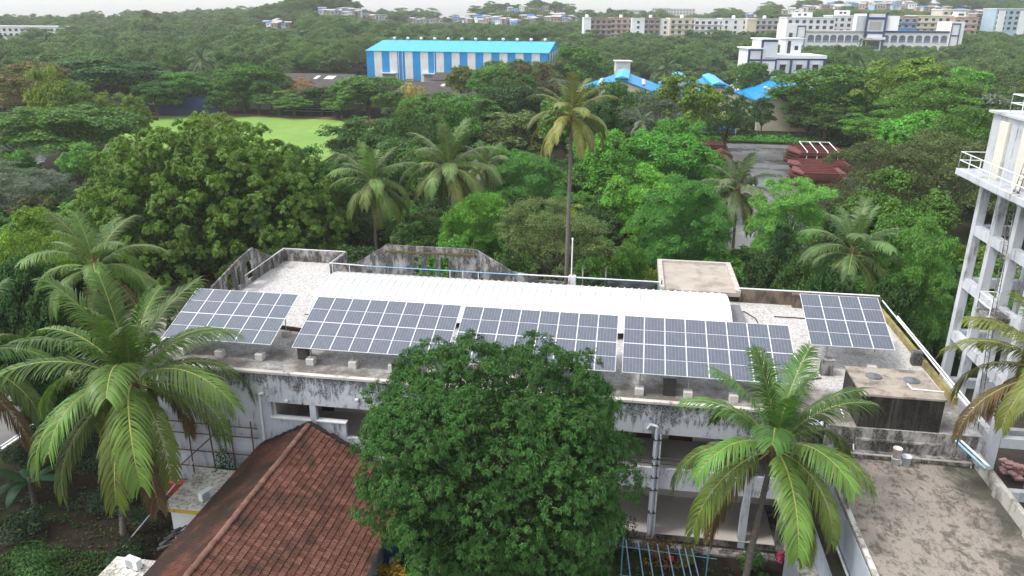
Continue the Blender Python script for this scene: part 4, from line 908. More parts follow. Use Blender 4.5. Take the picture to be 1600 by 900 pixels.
# the big leafy tree in front of the building: whorls of narrow leaves on thousands of shoots
def clump_tree(name, x, y, lab, c, R, nl, zlo, power, rad_j, LRr, ns, per, Lr, wr, colr, inner, seed, trunk):
    """even lobes over an ellipsoid, shoots on every lobe, a whorl of leaves on every shoot"""
    rng = np.random.default_rng(seed); o = empty(name, (x, y, 0), lab, 'tree'); c = np.array(c); R = np.array(R)
    fk = (np.arange(nl)+.5)/nl; fz = 1-(1-zlo)*fk; fp = np.arange(nl)*2.39996; lob = np.column_stack([np.sqrt(1-fz**2)*np.cos(fp), np.sqrt(1-fz**2)*np.sin(fp), fz])+rng.normal(0, .045, (nl, 3)); lob /= np.linalg.norm(lob, axis=1)[:, None]; lob = np.sign(lob)*np.abs(lob)**power; lob *= rng.uniform(*rad_j, (nl, 1))
    for _ in range(9):
        d = sphere_pts(1, rng)[0]; lob = lob*(1+rng.uniform(-.16, .13)*(np.clip(lob@d/np.linalg.norm(lob, axis=1), 0, 1)**6)[:, None])
    lob[:, :2] *= np.where(lob[:, 2:3] < 0, 1+.28*lob[:, 2:3], 1)
    lc = c+lob*R; LR = rng.uniform(*LRr, nl); li = np.repeat(np.arange(nl), ns)
    ow = lob/np.linalg.norm(lob, axis=1)[:, None]; sdn = sphere_pts(len(li), rng, -.6)+ow[li]*.45+np.array([0, 0, .2]); sdn /= np.linalg.norm(sdn, axis=1)[:, None]
    sh = lc[li]+sdn*LR[li][:, None]*rng.uniform(.7, 1.02, (len(li), 1))
    pi = np.repeat(np.arange(len(sh)), per); ax = sdn[pi]+np.array([0, 0, .35]); ax /= np.linalg.norm(ax, axis=1)[:, None]
    q = rng.normal(size=ax.shape); q -= ax*(q*ax).sum(1)[:, None]; q /= np.linalg.norm(q, axis=1)[:, None]
    dirv = q*.95+ax*.25+np.array([0, 0, -.25]); dirv /= np.linalg.norm(dirv, axis=1)[:, None]
    mL = sum(Lr)/2; base = sh[pi]+ax*rng.uniform(-.9, .4, (len(pi), 1))*mL+rng.normal(0, .2*mL, ax.shape); L = rng.uniform(*Lr, (len(pi), 1)); W = L*wr
    sdv = np.cross(dirv, ax); sdv /= np.linalg.norm(sdv, axis=1)[:, None]; up = np.cross(sdv, dirv)
    v = np.stack([base+dirv*.02, base+dirv*L*.45+sdv*W*.5+up*W*.12, base+dirv*L+np.array([0, 0, -.05]), base+dirv*L*.45-sdv*W*.5+up*W*.12], 1).reshape(-1, 3)
    cr = link('crown', mesh_np('crown', v, np.arange(len(v)).reshape(-1, 4), LEAF), o); cr.color = (*colr, 1)
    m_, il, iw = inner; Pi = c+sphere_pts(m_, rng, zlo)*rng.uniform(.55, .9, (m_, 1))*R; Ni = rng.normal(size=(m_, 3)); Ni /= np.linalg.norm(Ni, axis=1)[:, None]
    ci = link('inner_foliage', leafmesh('inner_foliage', Pi, Ni, il, iw, rng), o); ci.color = (colr[0]*.55, colr[1]*.55, colr[2]*.65, 1)  # inner leaves darkened: the crown's inner shade is put into their colour
    b = MB(); rr = random.Random(seed); th, fk_ = trunk; b.tube([(0, 0, -.2), (.1, .05, fk_*.5), (.05, .1, fk_)], [th*1.3, th, th*.85], 12)
    for i in range(22):
        e = lc[rr.randrange(nl)]; s_ = np.array([.05, .1, fk_*rr.uniform(.75, 1.)]); md = s_+(e-s_)*np.array([.4, .4, .55]); b.tube([s_, md, s_+(e-s_)*.95], [th*.5, th*.3, .03], 7)
    link('trunk', b.mesh('trunk', BARK), o)
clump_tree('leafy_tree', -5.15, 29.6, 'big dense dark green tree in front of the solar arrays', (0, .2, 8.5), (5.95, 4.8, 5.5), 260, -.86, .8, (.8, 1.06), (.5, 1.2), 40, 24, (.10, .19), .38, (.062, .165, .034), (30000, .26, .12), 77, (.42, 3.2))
pr = at(312, 196, y=76)
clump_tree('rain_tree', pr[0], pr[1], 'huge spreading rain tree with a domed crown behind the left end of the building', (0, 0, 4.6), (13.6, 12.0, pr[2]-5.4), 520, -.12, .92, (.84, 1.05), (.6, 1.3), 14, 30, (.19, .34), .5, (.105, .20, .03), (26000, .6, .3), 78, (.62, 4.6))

# ---------------------------------------------------------------- coconut palms
RACH = plain('midrib', (.30, .31, .08), .55, .2, 2)
def frond_mesh(e0, bend, L, seed, nl=58, hang=.75, lmax=1.15, wf=1.):
    """a pinnate leaf along +x: curved rachis and two rows of drooping leaflets"""
    rng = np.random.default_rng(seed); m = 22; s = np.linspace(0, 1, m); th = e0-bend*s**1.25; st = L/(m-1)
    px = np.concatenate([[0], np.cumsum(np.cos((th[1:]+th[:-1])/2)*st)]); pz = np.concatenate([[0], np.cumsum(np.sin((th[1:]+th[:-1])/2)*st)])
    tw = rng.uniform(-.35, .35); py = .12*L*tw*s**2
    V = []; Fq = []; base = 0
    for i in range(m):   # rachis: flat strip pair
        r = .045*(1-.85*s[i]); V += [(px[i], py[i]-r, pz[i]), (px[i], py[i], pz[i]+r*.8), (px[i], py[i]+r, pz[i])]
    for i in range(m-1):
        a = i*3; Fq += [(a, a+3, a+4, a+1), (a+1, a+4, a+5, a+2)]
    V = np.array(V); n0 = len(V); VV = [V]; FF = [np.array(Fq)]
    for sd in (-1, 1):
        t = np.linspace(.16, .985, nl)+rng.normal(0, .004, nl); t = np.clip(t, .14, .99)
        bx, by, bz = np.interp(t, s, px), np.interp(t, s, py), np.interp(t, s, pz); a = np.interp(t, s, th)
        fwd = np.column_stack([np.cos(a), np.zeros(nl), np.sin(a)]); side = np.tile([0, sd, 0.], (nl, 1)); upv = np.column_stack([-np.sin(a), np.zeros(nl), np.cos(a)])
        ln = lmax*np.clip(np.sin(np.pi*np.clip((t-.04)/1.06, 0, 1))**.55, .25, 1)*rng.uniform(.85, 1.1, nl)
        sw = .55+.5*t; d0 = side*(1-.25*t)[:, None]+fwd*sw[:, None]+upv*.12; d0 += rng.normal(0, .06, d0.shape); d0 /= np.linalg.norm(d0, axis=1)[:, None]
        hg = hang*rng.uniform(.75, 1.3, nl)
        pts = [np.column_stack([bx, by, bz])]; d = d0.copy(); seg = 4
        for k in range(seg):
            pts.append(pts[-1]+d*(ln/seg)[:, None]); d = d+np.array([0, 0, -1.])*(hg/seg*1.5)[:, None]; d /= np.linalg.norm(d, axis=1)[:, None]
        wv_ = np.cross(d0, fwd); wv_ = fwd-d0*(fwd*d0).sum(1)[:, None]; wv_ /= np.linalg.norm(wv_, axis=1)[:, None]+1e-9
        wd = np.array([.016, .033, .031, .022, .004])*L/5.*wf
        P = np.stack([np.stack([pts[k]-wv_*wd[k], pts[k]+wv_*wd[k]], 1) for k in range(seg+1)], 1)  # nl, seg+1, 2, 3
        VV.append(P.reshape(-1, 3)); off = n0; n0 += nl*(seg+1)*2
        idx = off+np.arange(nl)[:, None]*(seg+1)*2+np.arange(seg)[None, :]*2
        FF.append(np.stack([idx, idx+1, idx+3, idx+2], -1).reshape(-1, 4))
    me = mesh_np('frond', np.concatenate(VV), np.concatenate(FF), FROND, True); me.materials.append(RACH)
    mi = np.zeros(len(me.polygons), np.int32); mi[:2*(m-1)] = 1; me.polygons.foreach_set('material_index', mi); return me
FR = []
for i in range(18):
    q = i/17; e0 = rad(86-112*q); bend = rad(30+85*min(1, q*1.8)) if q < .55 else rad(115-50*(q-.55)/.45)
    FR.append((frond_mesh(e0, bend, 5., 100+i, 72, .7+1.0*q), frond_mesh(e0, bend, 5., 300+i, 42, .6+.8*q, 1.2, 1.7)))
b = MB(); b.lathe((0, 0, 0), [(0, -.16), (.1, -.12), (.14, 0), (.11, .12), (0, .17)], 10); NUT = b.mesh('coconut', plain('coconut', (.18, .15, .04), .6, .3, 6))
b = MB(); b.lathe((0, 0, 0), [(.2, -.9), (.32, -.3), (.3, .3), (.16, .9), (.02, 1.3)], 10); HEART = b.mesh('crown_shaft', plain('shaft', (.14, .10, .045), .8, .35, 8))
def palm(base, top, L, n, seed, lab, near=True, rz=0, colr=(.075, .15, .035), nuts=8, yellow=.25, thick=.17, group=None):
    rp = random.Random(seed); o = empty('coconut_palm', base, lab, 'palm', group)
    bx, by, bz = base; tx, ty, tz = top; pts = []
    for k in range(9):
        t = k/8; pts.append(((tx-bx)*t**1.4, (ty-by)*t**1.4, -.2+(tz-bz+.2)*t))
    b = MB()
    rsz = [thick*(1.35 if k == 0 else 1.0-.3*k/8) for k in range(9)]; b.tube(pts, rsz, 10)
    for k in range(int((tz-bz)/.22) if near else 0):
        t = (k+1)*.22/(tz-bz); 
        if t < 1: b.lathe(((tx-bx)*t**1.4, (ty-by)*t**1.4, (tz-bz)*t), [(thick*1.0*(1-.3*t)+.004, -.03), (thick*1.1*(1-.3*t)+.01, 0), (thick*1.0*(1-.3*t)+.004, .03)], 10)
    link('trunk', b.mesh('trunk', PALMBARK), o)
    cx, cy_, cz = tx-bx, ty-by, tz-bz; hs_ = L/5
    link('crown_shaft', HEART, o, (cx, cy_, cz+.2*hs_), sc=(hs_*.8, hs_*.8, hs_*.8))
    for i in range(n):
        q = (i+.5)/n; k = min(17, max(0, int(q*18+rp.uniform(-.8, .8)))); az = rz+i*2.39996+rp.uniform(-.25, .25); sL = hs_*rp.uniform(.86, 1.1)*(.75+.25*min(1, q*4))
        f = link('frond', FR[k][0 if near else 1], o, (cx+.12*math.cos(az), cy_+.12*math.sin(az), cz+.45-.35*q), rz=az, sc=(sL, sL, sL))
        c = colr; yl = yellow*max(0, (q-.35)/.65)*rp.uniform(.4, 1.5); j = rp.uniform(.85, 1.2)
        if i >= n-3 and near: f.color = (.17, .115, .055, 1); continue
        f.color = ((c[0]*(1-yl)+.22*yl)*j, (c[1]*(1-yl)+.21*yl)*j, (c[2]*(1-yl)+.035*yl)*j, 1)
    for i in range(nuts):
        a = rp.uniform(0, 6.28); link('coconut', NUT, o, (cx+.34*math.cos(a), cy_+.34*math.sin(a), cz-.05-rp.uniform(0, .45)), rz=a, sc=(1, 1, 1.15))
    return o
def ppalm(u, v, Y, Lpx, n, seed, lab, base=None, **kw):
    p = at(u, v, y=Y); dep = to_px(p)[2]; L = Lpx*dep/F_PX
    bs = base if base is not None else (p[0]+rr_.uniform(-.5, .5), p[1]+rr_.uniform(-.4, .4), 0)
    return palm(bs, tuple(p), L, n, seed, lab, **kw)
ppalm(207, 606, 33., 206, 34, 1, 'large coconut palm in the left foreground before the first solar array', base=(-27.6, 32.8, 0), nuts=6, colr=(.085, .165, .035), yellow=.45)
ppalm(150, 425, 44., 118, 24, 2, 'coconut palm behind the large left foreground palm', base=(-35.2, 44, 0), colr=(.10, .17, .045))
ppalm(-75, 585, 35., 165, 22, 3, 'coconut palm whose fronds reach in from the left edge', colr=(.07, .14, .035), yellow=.5)
ppalm(1208, 708, 31.6, 186, 28, 4, 'coconut palm in the right foreground before the pale wing wall', base=(6.9, 32.4, 0), colr=(.085, .175, .036), yellow=.45)
ppalm(1640, 592, 33.5, 165, 20, 5, 'yellowing coconut palm whose fronds reach in from the right edge', base=(19.9, 33.2, 0), colr=(.13, .16, .04), yellow=.8)
PK = dict(near=False)
ppalm(583, 292, 78, 80, 28, 6, 'coconut palm of the rear garden left of the gable parapet', near=False, colr=(.10, .17, .045), thick=.2)
ppalm(702, 268, 82, 86, 28, 7, 'coconut palm of the rear garden above the gable parapet', near=False, colr=(.105, .165, .05), yellow=.3, thick=.2)
ppalm(760, 262, 98, 50, 20, 8, 'smaller coconut palm close behind the palm above the gable parapet', near=False, colr=(.10, .15, .055), thick=.2)
ppalm(893, 188, 62.5, 78, 26, 9, 'tallest coconut palm with a bare trunk rising behind the flagpole', base=(at(893, 188, y=62.5)[0], 62.4, 0), near=False, colr=(.15, .18, .06), yellow=.8, thick=.2)
ppalm(1152, 302, 92, 78, 26, 10, 'coconut palm with orange nuts at the edge of the wet yard', near=False, colr=(.095, .14, .065), yellow=.35, thick=.2, nuts=14)
ppalm(1332, 402, 61, 92, 28, 11, 'coconut palm behind the corner solar array', near=False, colr=(.095, .165, .055), yellow=.25, thick=.2, nuts=12)
ppalm(315, 98, 252, 28, 18, 12, 'small far palm beside the blue roofs beyond the field', near=False, colr=(.05, .1, .05))
ppalm(1040, 112, 250, 28, 18, 13, 'small far palm behind the left blue roof', near=False, colr=(.08, .12, .05))
ppalm(1003, 196, 122, 26, 16, 14, 'small grey-green palm in the garden behind the bright dense trees', near=False, colr=(.1, .14, .09))
ppalm(1350, 64, 400, 14, 14, 15, 'far palm before the middle of the arcaded college', near=False, colr=(.05, .09, .045), nuts=0)

# ---------------------------------------------------------------- garden plants
def shrub(loc, w_, h_, colr, lab, seed, n=900, lf=.16, lw=.07, name='shrub', cat='shrub'):
    rng = np.random.default_rng(seed); o = empty(name, loc, lab, cat); k = 14
    cc = np.column_stack([rng.normal(0, w_*.25, k), rng.normal(0, w_*.25, k), rng.uniform(.35, .85, k)*h_]); i = rng.integers(0, k, n)
    d = sphere_pts(n, rng, -.4); P = cc[i]+d*np.array([w_*.24, w_*.24, h_*.2])*rng.uniform(.5, 1.1, (n, 1)); N = d+np.array([0, 0, .6])+rng.normal(size=d.shape)*.3; N /= np.linalg.norm(N, axis=1)[:, None]
    P[:, 2] = np.maximum(P[:, 2], .06)
    c = link('foliage', leafmesh('foliage', P, N, lf, lw, rng, .2), o); c.color = (*colr, 1)
    b = MB()
    for j in range(5): e = cc[j]; b.tube([(e[0]*.1, e[1]*.1, -.05), (e[0]*.5, e[1]*.5, e[2]*.5), tuple(e)], [.03, .02, .008], 5)
    link('stem', b.mesh('stem', BARK), o); return o
shrub((-.3, 35.1, 0), 1.7, 1.7, (.35, .42, .25), 'rounded variegated shrub with whitish leaves by the garden path', 21, 1300, .13, .09)
shrub((-2.6, 35.0, 0), 1.5, 1.5, (.16, .2, .12), 'dull pale-leaved shrub under the big leafy tree', 22)
shrub((-10.9, 31.2, 0), 1.3, 1.5, (.42, .26, .03), 'golden yellow croton beside the tiled house at the bottom edge', 23, 900, .18, .08)
shrub((-10.4, 33.4, 0), 1.0, 1.7, (.3, .14, .03), 'orange-leaved croton in the dark gap beside the tiled house', 24, 700, .18, .06)
shrub((.6, 35.9, 0), 1.4, 2.6, (.02, .06, .02), 'dark green upright shrub before the ground floor wall', 25)
shrub((-.2, 33.5, 0), 1.4, .9, (.05, .13, .025), 'low green bush left of the blue pole pergola', 26); shrub((-1.6, 33.2, 0), 1.2, .8, (.06, .12, .03), 'grassy green tuft under the right edge of the big leafy tree', 27)
shrub((2.8, 35.4, 0), 1.6, 1.0, (.16, .1, .03), 'reddish croton row plant behind the blue poles', 28); shrub((4.4, 35.3, 0), 1.5, 1.1, (.14, .13, .03), 'yellowish croton behind the right end of the blue poles', 29)
shrub((8.1, 33.3, 0), 1.5, 1.4, (.04, .13, .02), 'glossy green bush at the foot of the right foreground palm', 30); shrub((7.6, 35.2, 0), 1.3, 1.6, (.05, .15, .03), 'green bush between the palm and the pink cloth', 31)
shrub((-26.4, 33.6, 0), 2.2, 2.0, (.02, .07, .022), 'dark green bush beside the white annex', 32, 1500); shrub((-30.3, 29.4, 0), 3.2, 1.1, (.05, .12, .025), 'low leafy patch of plants on the soil at the bottom left', 33, 1600)
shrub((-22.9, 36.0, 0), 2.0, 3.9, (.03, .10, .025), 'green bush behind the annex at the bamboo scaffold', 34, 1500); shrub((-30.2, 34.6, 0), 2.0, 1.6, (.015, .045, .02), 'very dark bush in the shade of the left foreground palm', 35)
shrub((-28.0, 27.6, 0), 2.0, .9, (.04, .09, .02), 'small weedy bush between the palm trunk and the bottom annex', 36)
# banana plant at the left edge
BN = empty('banana_plant', (-34.8, 34.6, 0), 'dark banana plant with broad leaves at the left edge', 'plant')
for i in range(9):
    a = i*2.4; L = 2.6; vs_ = []; fs_ = []; m_ = 9
    for k in range(m_):
        t = k/(m_-1); wd = .34*math.sin(math.pi*min(1, t*.95+.05))**.6; rr2 = .2+L*.75*t; zz = 1.6+1.5*t-2.0*t*t*(.6+.4*math.sin(i))
        for s in (-1, 0, 1): vs_.append((rr2*math.cos(a)-s*wd*math.sin(a), rr2*math.sin(a)+s*wd*math.cos(a), zz-abs(s)*.08))
    for k in range(m_-1):
        for j in range(2): fs_.append((k*3+j, k*3+j+1, k*3+j+4, k*3+j+3))
    b = MB(); b.add(vs_, fs_, True); q = link('leaf', b.mesh('leaf', FROND), BN); q.color = (.025, .07, .025, 1)
b = MB(); b.tube([(0, 0, 0), (0, 0, 1.8)], [.16, .1], 9); link('stem', b.mesh('stem', PALMBARK), BN)
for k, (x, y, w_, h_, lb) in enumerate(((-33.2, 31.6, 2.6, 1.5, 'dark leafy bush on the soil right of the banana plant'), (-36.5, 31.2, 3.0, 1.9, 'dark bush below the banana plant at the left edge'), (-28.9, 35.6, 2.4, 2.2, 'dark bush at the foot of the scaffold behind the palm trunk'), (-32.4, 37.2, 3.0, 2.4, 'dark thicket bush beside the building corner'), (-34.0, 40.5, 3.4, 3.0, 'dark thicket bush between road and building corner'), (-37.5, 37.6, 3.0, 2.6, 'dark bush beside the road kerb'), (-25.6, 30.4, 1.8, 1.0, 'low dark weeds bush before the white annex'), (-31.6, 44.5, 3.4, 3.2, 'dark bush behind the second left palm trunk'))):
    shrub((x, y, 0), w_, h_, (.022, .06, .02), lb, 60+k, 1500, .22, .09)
# ---------------------------------------------------------------- far buildings
CY = stained('cyan_blue', (.012, .26, .60), (.03, .14, .26), .58, .85, (.9, .9, .12), 1., .5, rough=.5); CYR = stained('cyan_roof', (.05, .40, .72), (.14, .30, .42), .55, .85, (.5, .12, .5), 1., .5, rough=.45); WSH = stained('white_cladding', (.66, .67, .66), (.35, .33, .3), .58, .85, (.9, .9, .12), 1., .5, rough=.5)
GLASS = plain('dark_glass', (.035, .045, .06), .25, .3, 1, .5); NAVY = plain('navy_paint', (.035, .06, .16), .6, .15, 1); BWHITE = plain('building_white', (.72, .73, .74), .8, .07, .2); CREAMW = plain('cream_wall', (.58, .52, .40), .8, .12, .3)
DARKSH = plain('dark_sheet', (.055, .048, .045), .8, .3, .4); PINKW = plain('pink_wall', (.42, .31, .26), .85, .2, .2); GREYW = plain('grey_wall', (.40, .39, .37), .85, .2, .2); BROWNW = stained('brown_wall', (.36, .28, .25), (.12, .09, .08), .45, .7, (.5, .5, .12)); LBLUE = plain('pale_blue_wall', (.36, .48, .56), .8, .08, .2)
def lpart(name, bb, mat, par): return link(name, bb.mesh(name, mat), par)
# striped warehouse
WH = empty('striped_warehouse', (-73, 320, 0), 'big warehouse with blue and white vertical stripes and a bright blue roof', 'warehouse')
X0, X1 = -111.2, -34.7; NS = 23; wS = (X1-X0)/NS
b = MB(); b.box(X0+.1, X1-.1, 320.1, 369.9, 0, 14.1); b.build('core', WSH, WH)
bm_ = {}
for c, mt in (('b', CY), ('w', WSH)): q = MB(); q.box(0, wS-.03, -.1, 0, 0, 14.15); bm_[c] = q.mesh('cladding_panel', mt)
for i in range(NS): link('cladding_panel', bm_['b' if i % 2 == 0 else 'w'], WH, (X0+73+i*wS, .08, 0))
q = MB(); q.box(0, .1, 0, 4.9, 0, 14.15); sb_ = q.mesh('cladding_panel', CY); q = MB(); q.box(0, .1, 0, 4.9, 0, 14.15); sw_ = q.mesh('cladding_panel', WSH)
for i in range(10): link('cladding_panel', sb_ if i % 2 == 0 else sw_, WH, (X1+73-.08, .1+i*4.98, 0))
b = MB(); b.prism([(319.6, 14.15), (345, 17.7), (370.4, 14.15), (370.4, 14.35), (345, 17.9), (319.6, 14.35)], 'x', X0-.4, X1+.4); b.build('roof', CYR, WH)
b = MB(); b.prism([(320, 14.1), (370, 14.1), (345, 17.6)], 'x', X1-.2, X1); b.build('gable', CY, WH)
for x in np.linspace(X0+5, X1-4, 12): b = MB(); b.lathe((x, 344.5, 17.8), [(.3, 0), (.3, .5), (.75, .6), (.75, 1.1), (.3, 1.5), (0, 1.5)], 10); b.build('roof_vent', WSH, WH)
for x in (-101.5, -84.0):
    b = MB(); b.box(x-3.2, x+3.2, 318., 320., 5.3, 5.7); b.build('door_canopy', WSH, WH); b = MB(); b.box(x-2.6, x+2.6, 319.8, 320.0, 0, 5.0); b.build('shutter', plain('shutter_grey%d' % int(-x), (.28, .27, .27), .6, .1, .5), WH)
for x in (X0+8.4*wS*.5, X0+4.7*wS, X0+8.8*wS): b = MB(); b.tube([(x, 319.8, 0), (x, 319.8, 14.2)], .14, 6); b.build('downpipe', WSH, WH)
# blue-roofed cream sheds
def shed(xr, half, y0, y1, ez, rz_, lab, wall=CREAMW, name='blue_shed', vents=True):
    o = empty(name, (xr, y0, 0), lab, 'shed'); sl = (rz_-ez)/half
    b = MB(); b.prism([(xr-half+.3, 0), (xr+half-.3, 0), (xr+half-.3, ez), (xr, rz_-.2), (xr-half+.3, ez)], 'y', y0+.4, y1); b.build('wall', wall, o)
    for s in (-1, 1): b = MB(); b.prism([(xr, rz_), (xr+s*half, ez), (xr+s*half, ez+.22), (xr, rz_+.22)], 'y', y0-.4, y1+.4); b.build('roof_sheet', CY, o)
    b = MB(); b.prism([(xr-1.8, rz_-.1), (xr+1.8, rz_-.1), (xr+1.8, rz_+.55), (xr, rz_+1.1), (xr-1.8, rz_+.55)], 'y', y0-.6, y1); b.build('ridge_monitor', CYR, o)
    b = MB(); b.box(xr-1.6, xr+1.6, y0-.66, y0-.6, rz_+.05, rz_+.5); b.build('ridge_louvre', GLASS, o)
    b = MB(); b.box(xr+half-.25, xr+half+.05, y0-.3, y1, ez-.15, ez+.18); b.build('gutter', NAVY, o)
    if vents:
        for s in (-1, 1):
            for k in range(3):
                xx = xr+s*half*.55; zz = rz_-sl*half*.55; yy = y0+6+k*6; b = MB(); b.lathe((xx, yy, zz), [(.35, 0), (.35, .4), (.6, .5), (.6, .9), (0, 1.2)], 9); b.build('roof_vent', WSH, o)
    return o
shed(42.5, 10., 212, 246, 7.4, 11.0, 'cream shed with a bright blue gabled roof below the white and navy building')
shed(22.4, 9.9, 213, 247, 7.4, 11.2, 'blue-gabled shed half hidden by trees beside the cream shed wall')
shed(-3., 10.5, 205, 236, 9.2, 12.9, 'blue-gabled shed behind the tall coconut palm')
shed(14, 6.0, 246, 262, 8.0, 10.6, 'small pale blue roof glimpsed behind the flat-topped trees', vents=False)
b = MB(); b.prism([(40, 3.6), (46, 4.2), (46, 4.35), (40, 3.75)], 'y', 206, 210.5); o = b.build('lean_to', CY); tag(o, 'small blue lean-to roof at the foot of the cream shed wall', 'lean-to')
b = MB()
for x in (40.3, 45.7): b.tube([(x, 206.3, 0), (x, 206.3, 4.)], .1, 6)
b.build('post', GREYW, o)
# far blue roofs left
for i, (u, v, y, w2, lab) in enumerate(((208, 97, 330, 10, 'small far blue roof left of the palm beyond the field'), (267, 99, 325, 14, 'far pale blue roof in the trees beyond the field'), (335, 103, 318, 10, 'far light blue roof beside the small palm'), (100, 108, 270, 7, 'tiny blue roof glimpsed at the left among dark trees'))):
    p = at(u, v, y=y); o = empty('blue_house', (p[0], y, 0), lab, 'house'); b = MB(); b.prism([(-w2/2, p[2]-2.6), (w2/2, p[2]-2.6), (w2/2*.3, p[2]), (-w2/2*.3, p[2])], 'y', 0, 9); lpart('roof', b, CYR, o); b = MB(); b.box(-w2/2+.4, w2/2-.4, .4, 8.6, 0, p[2]-2.6); lpart('wall', b, BWHITE, o)
# dark sheds by the field
def dshed(name, lab, x0, x1, y0, y1, ez, rz_, sky=()):
    o = empty(name, ((x0+x1)/2, y0, 0), lab, 'shed'); ym = (y0+y1)/2
    b = MB(); b.box(x0+.3, x1-.3, y0+.3, y1-.3, 0, ez); b.build('wall', CREAMW, o)
    b = MB(); b.prism([(y0-.5, ez), (ym, rz_), (y1+.5, ez), (y1+.5, ez+.2), (ym, rz_+.2), (y0-.5, ez+.2)], 'x', x0, x1); b.build('roof', DARKSH, o)
    for xa, xb in sky:
        z0 = ez+.23+(rz_-ez)*.08; z1 = ez+.23+(rz_-ez)*.85; b = MB(); b.add([(xa, y0+.08*(ym-y0), z0), (xb, y0+.08*(ym-y0), z0), (xb, y0+.85*(ym-y0), z1), (xa, y0+.85*(ym-y0), z1)], [(0, 1, 2, 3)]); b.build('skylight', WSH, o)
dshed('black_shed', 'black sheet roof with a white skylight strip behind the field trees', -137, -103, 262, 306, 3.4, 7.2, ((-113, -109.5), (-117, -115.6)))
dshed('brown_shed', 'brown-black shed roof directly below the striped warehouse', -80, -55, 255, 285, 3.2, 6.0, ((-66, -64.5),))
dshed('brown_shed', 'higher dark ridge roof between the brown shed and the warehouse', -76, -58, 290, 306, 5.2, 7.4)
dshed('dark_house', 'dark roof glimpsed in the trees right of the yellow-green flat-topped tree', 80, 92, 225, 240, 5.5, 8.5)
dshed('dark_house', 'small dark roof at the right among trees below the college end tower', 84, 92, 200, 210, 3.5, 5.5)
# white and navy building
def box_building(name, u, y, ztop, W, D, mat, lab, cat='building', rz=HEAD, base=None):
    p = at(u, 450, y=y); q = at(u, 60, y=y); x = q[0]; g = terrain(x, y) if base is None else base
    o = empty(name, (x, y, g), lab, cat, rz=rz); b = MB(); b.box(-W/2, W/2, 0, D, -3, ztop-g); lpart('wall', b, mat, o)
    return o, ztop-g
def wins(o, xs, zs, w_, h_, mat=GLASS, frame=None, y=-.06, sill=False):
    b = MB(); b.box(-w_/2, w_/2, 0, .2, 0, h_); me = b.mesh('window', mat)
    fm = None
    if frame:
        b = MB(); b.box(-w_/2-.15, w_/2+.15, -.5, .1, h_+.05, h_+.2); b.box(-w_/2-.1, w_/2+.1, -.12, .1, -.15, -.02); fm = b.mesh('sunshade', frame)
    for x in xs:
        for z in zs:
            k = link('window', me, o, (x, y, z))
            if fm: link('sunshade', fm, k)
WB, hT = box_building('white_navy_building', 1254, 262, 16.2, 18., 15, BWHITE, 'white building with navy blue bands and a rooftop cabin beyond the blue sheds')
for x0, x1, zt, z0 in ((-18.6, -14.0, 19.0, 0), (-14.0, -8.6, 21.8, 0)): b = MB(); b.box(x0, x1-.05, -.6, 11, -3, zt); lpart('wing', b, BWHITE, WB); b = MB(); b.box(x0-.7, x1+.5, -1.4, 11.6, zt, zt+.35); lpart('roof_slab', b, BWHITE, WB)
b = MB(); b.box(-9, 9.4, -.5, 15.4, 16.2, 17.2); lpart('parapet', b, BWHITE, WB); b = MB(); b.box(-4.2, 1.6, 4, 9, 16.2, 22.0); lpart('roof_cabin', b, BWHITE, WB); b = MB(); b.box(-4.8, 2.4, 3.3, 9.6, 22.0, 22.3); lpart('cabin_roof', b, BWHITE, WB)
for x, z, a, c in ((-2.9, 17.6, 1.2, 3.2), (-.2, 18.6, 1.3, 1.3), (-2.9, 20.6, 1., .8)): b = MB(); b.box(x-a/2, x+a/2, 3.92, 4.1, z, z+c); lpart('cabin_window', b, GLASS, WB)
for x in (-18.5, -14.1, -8.7, -3.1, 3.1, 8.8): b = MB(); b.box(x-.28, x+.28, -.75, .3, -3, 16.1 if x > -9 else (21.7 if x > -16 else 18.9)); lpart('navy_pilaster', b, NAVY, WB)
for x0, x1, z, yy in ((-8.4, 8.5, 15.7, -.12), (-8.4, 8.5, 11.2, -.12), (-18.2, -14.4, 15.4, -.7), (-13.8, -9, 15.4, -.7), (-18.2, -14.4, 18.5, -.7), (-13.8, -9, 21.2, -.7)): b = MB(); b.box(x0, x1, yy, .1, z, z+.55); lpart('navy_band', b, NAVY, WB)
WB.scale.x = .88
wins(WB, (-5.9, 0., 5.9), (12.6, 8.2), 2.1, 1.7, GLASS, GREYW)
b = MB(); b.box(-13, -9.2, -.8, -.6, 16.3, 16.5); lpart('terrace_rail', b, GREYW, WB)
SWT, _ = box_building('white_stair_tower', 976, 290, 13.0, 5.2, 5, WSH, 'narrow whitish tower block behind the left blue roof'); wins(SWT, (-.3,), (6.5,), 1.4, 4.2, GREYW); b = MB(); b.box(-3, 3.2, -.5, 5.6, 13., 13.3); lpart('roof', b, BWHITE, SWT)
# arcaded college
CO = empty('arcaded_college', (at(1365, 50, y=430)[0], 430, 4.), 'long white college with rows of arched windows, blue cornice and a central entrance tower', 'college', rz=HEAD)
b = MB(); b.box(-40, -5.6, 0, 16, -6, 17.6); lpart('left_wing', b, BWHITE, CO); b = MB(); b.box(5.2, 44, 0, 16, -6, 17.6); lpart('right_wing', b, BWHITE, CO)
for x0, x1 in ((-40, -5.6), (5.2, 44)): b = MB(); b.box(x0, x1, -.6, 16.4, 17.6, 18.4); lpart('cornice', b, NAVY if x0 > 0 else GREYW, CO)
def arch(w_, h_, dy, name_, mat, grow=0):
    b = MB(); n = 10; pts = [(-w_/2, -grow), (w_/2, -grow)]+[((w_/2)*math.cos(t), h_-w_*.28+(w_*.28)*math.sin(t)) for t in np.linspace(0, math.pi, n)]
    b.prism(pts, 'y', -dy, .05); return b.mesh(name_, mat)
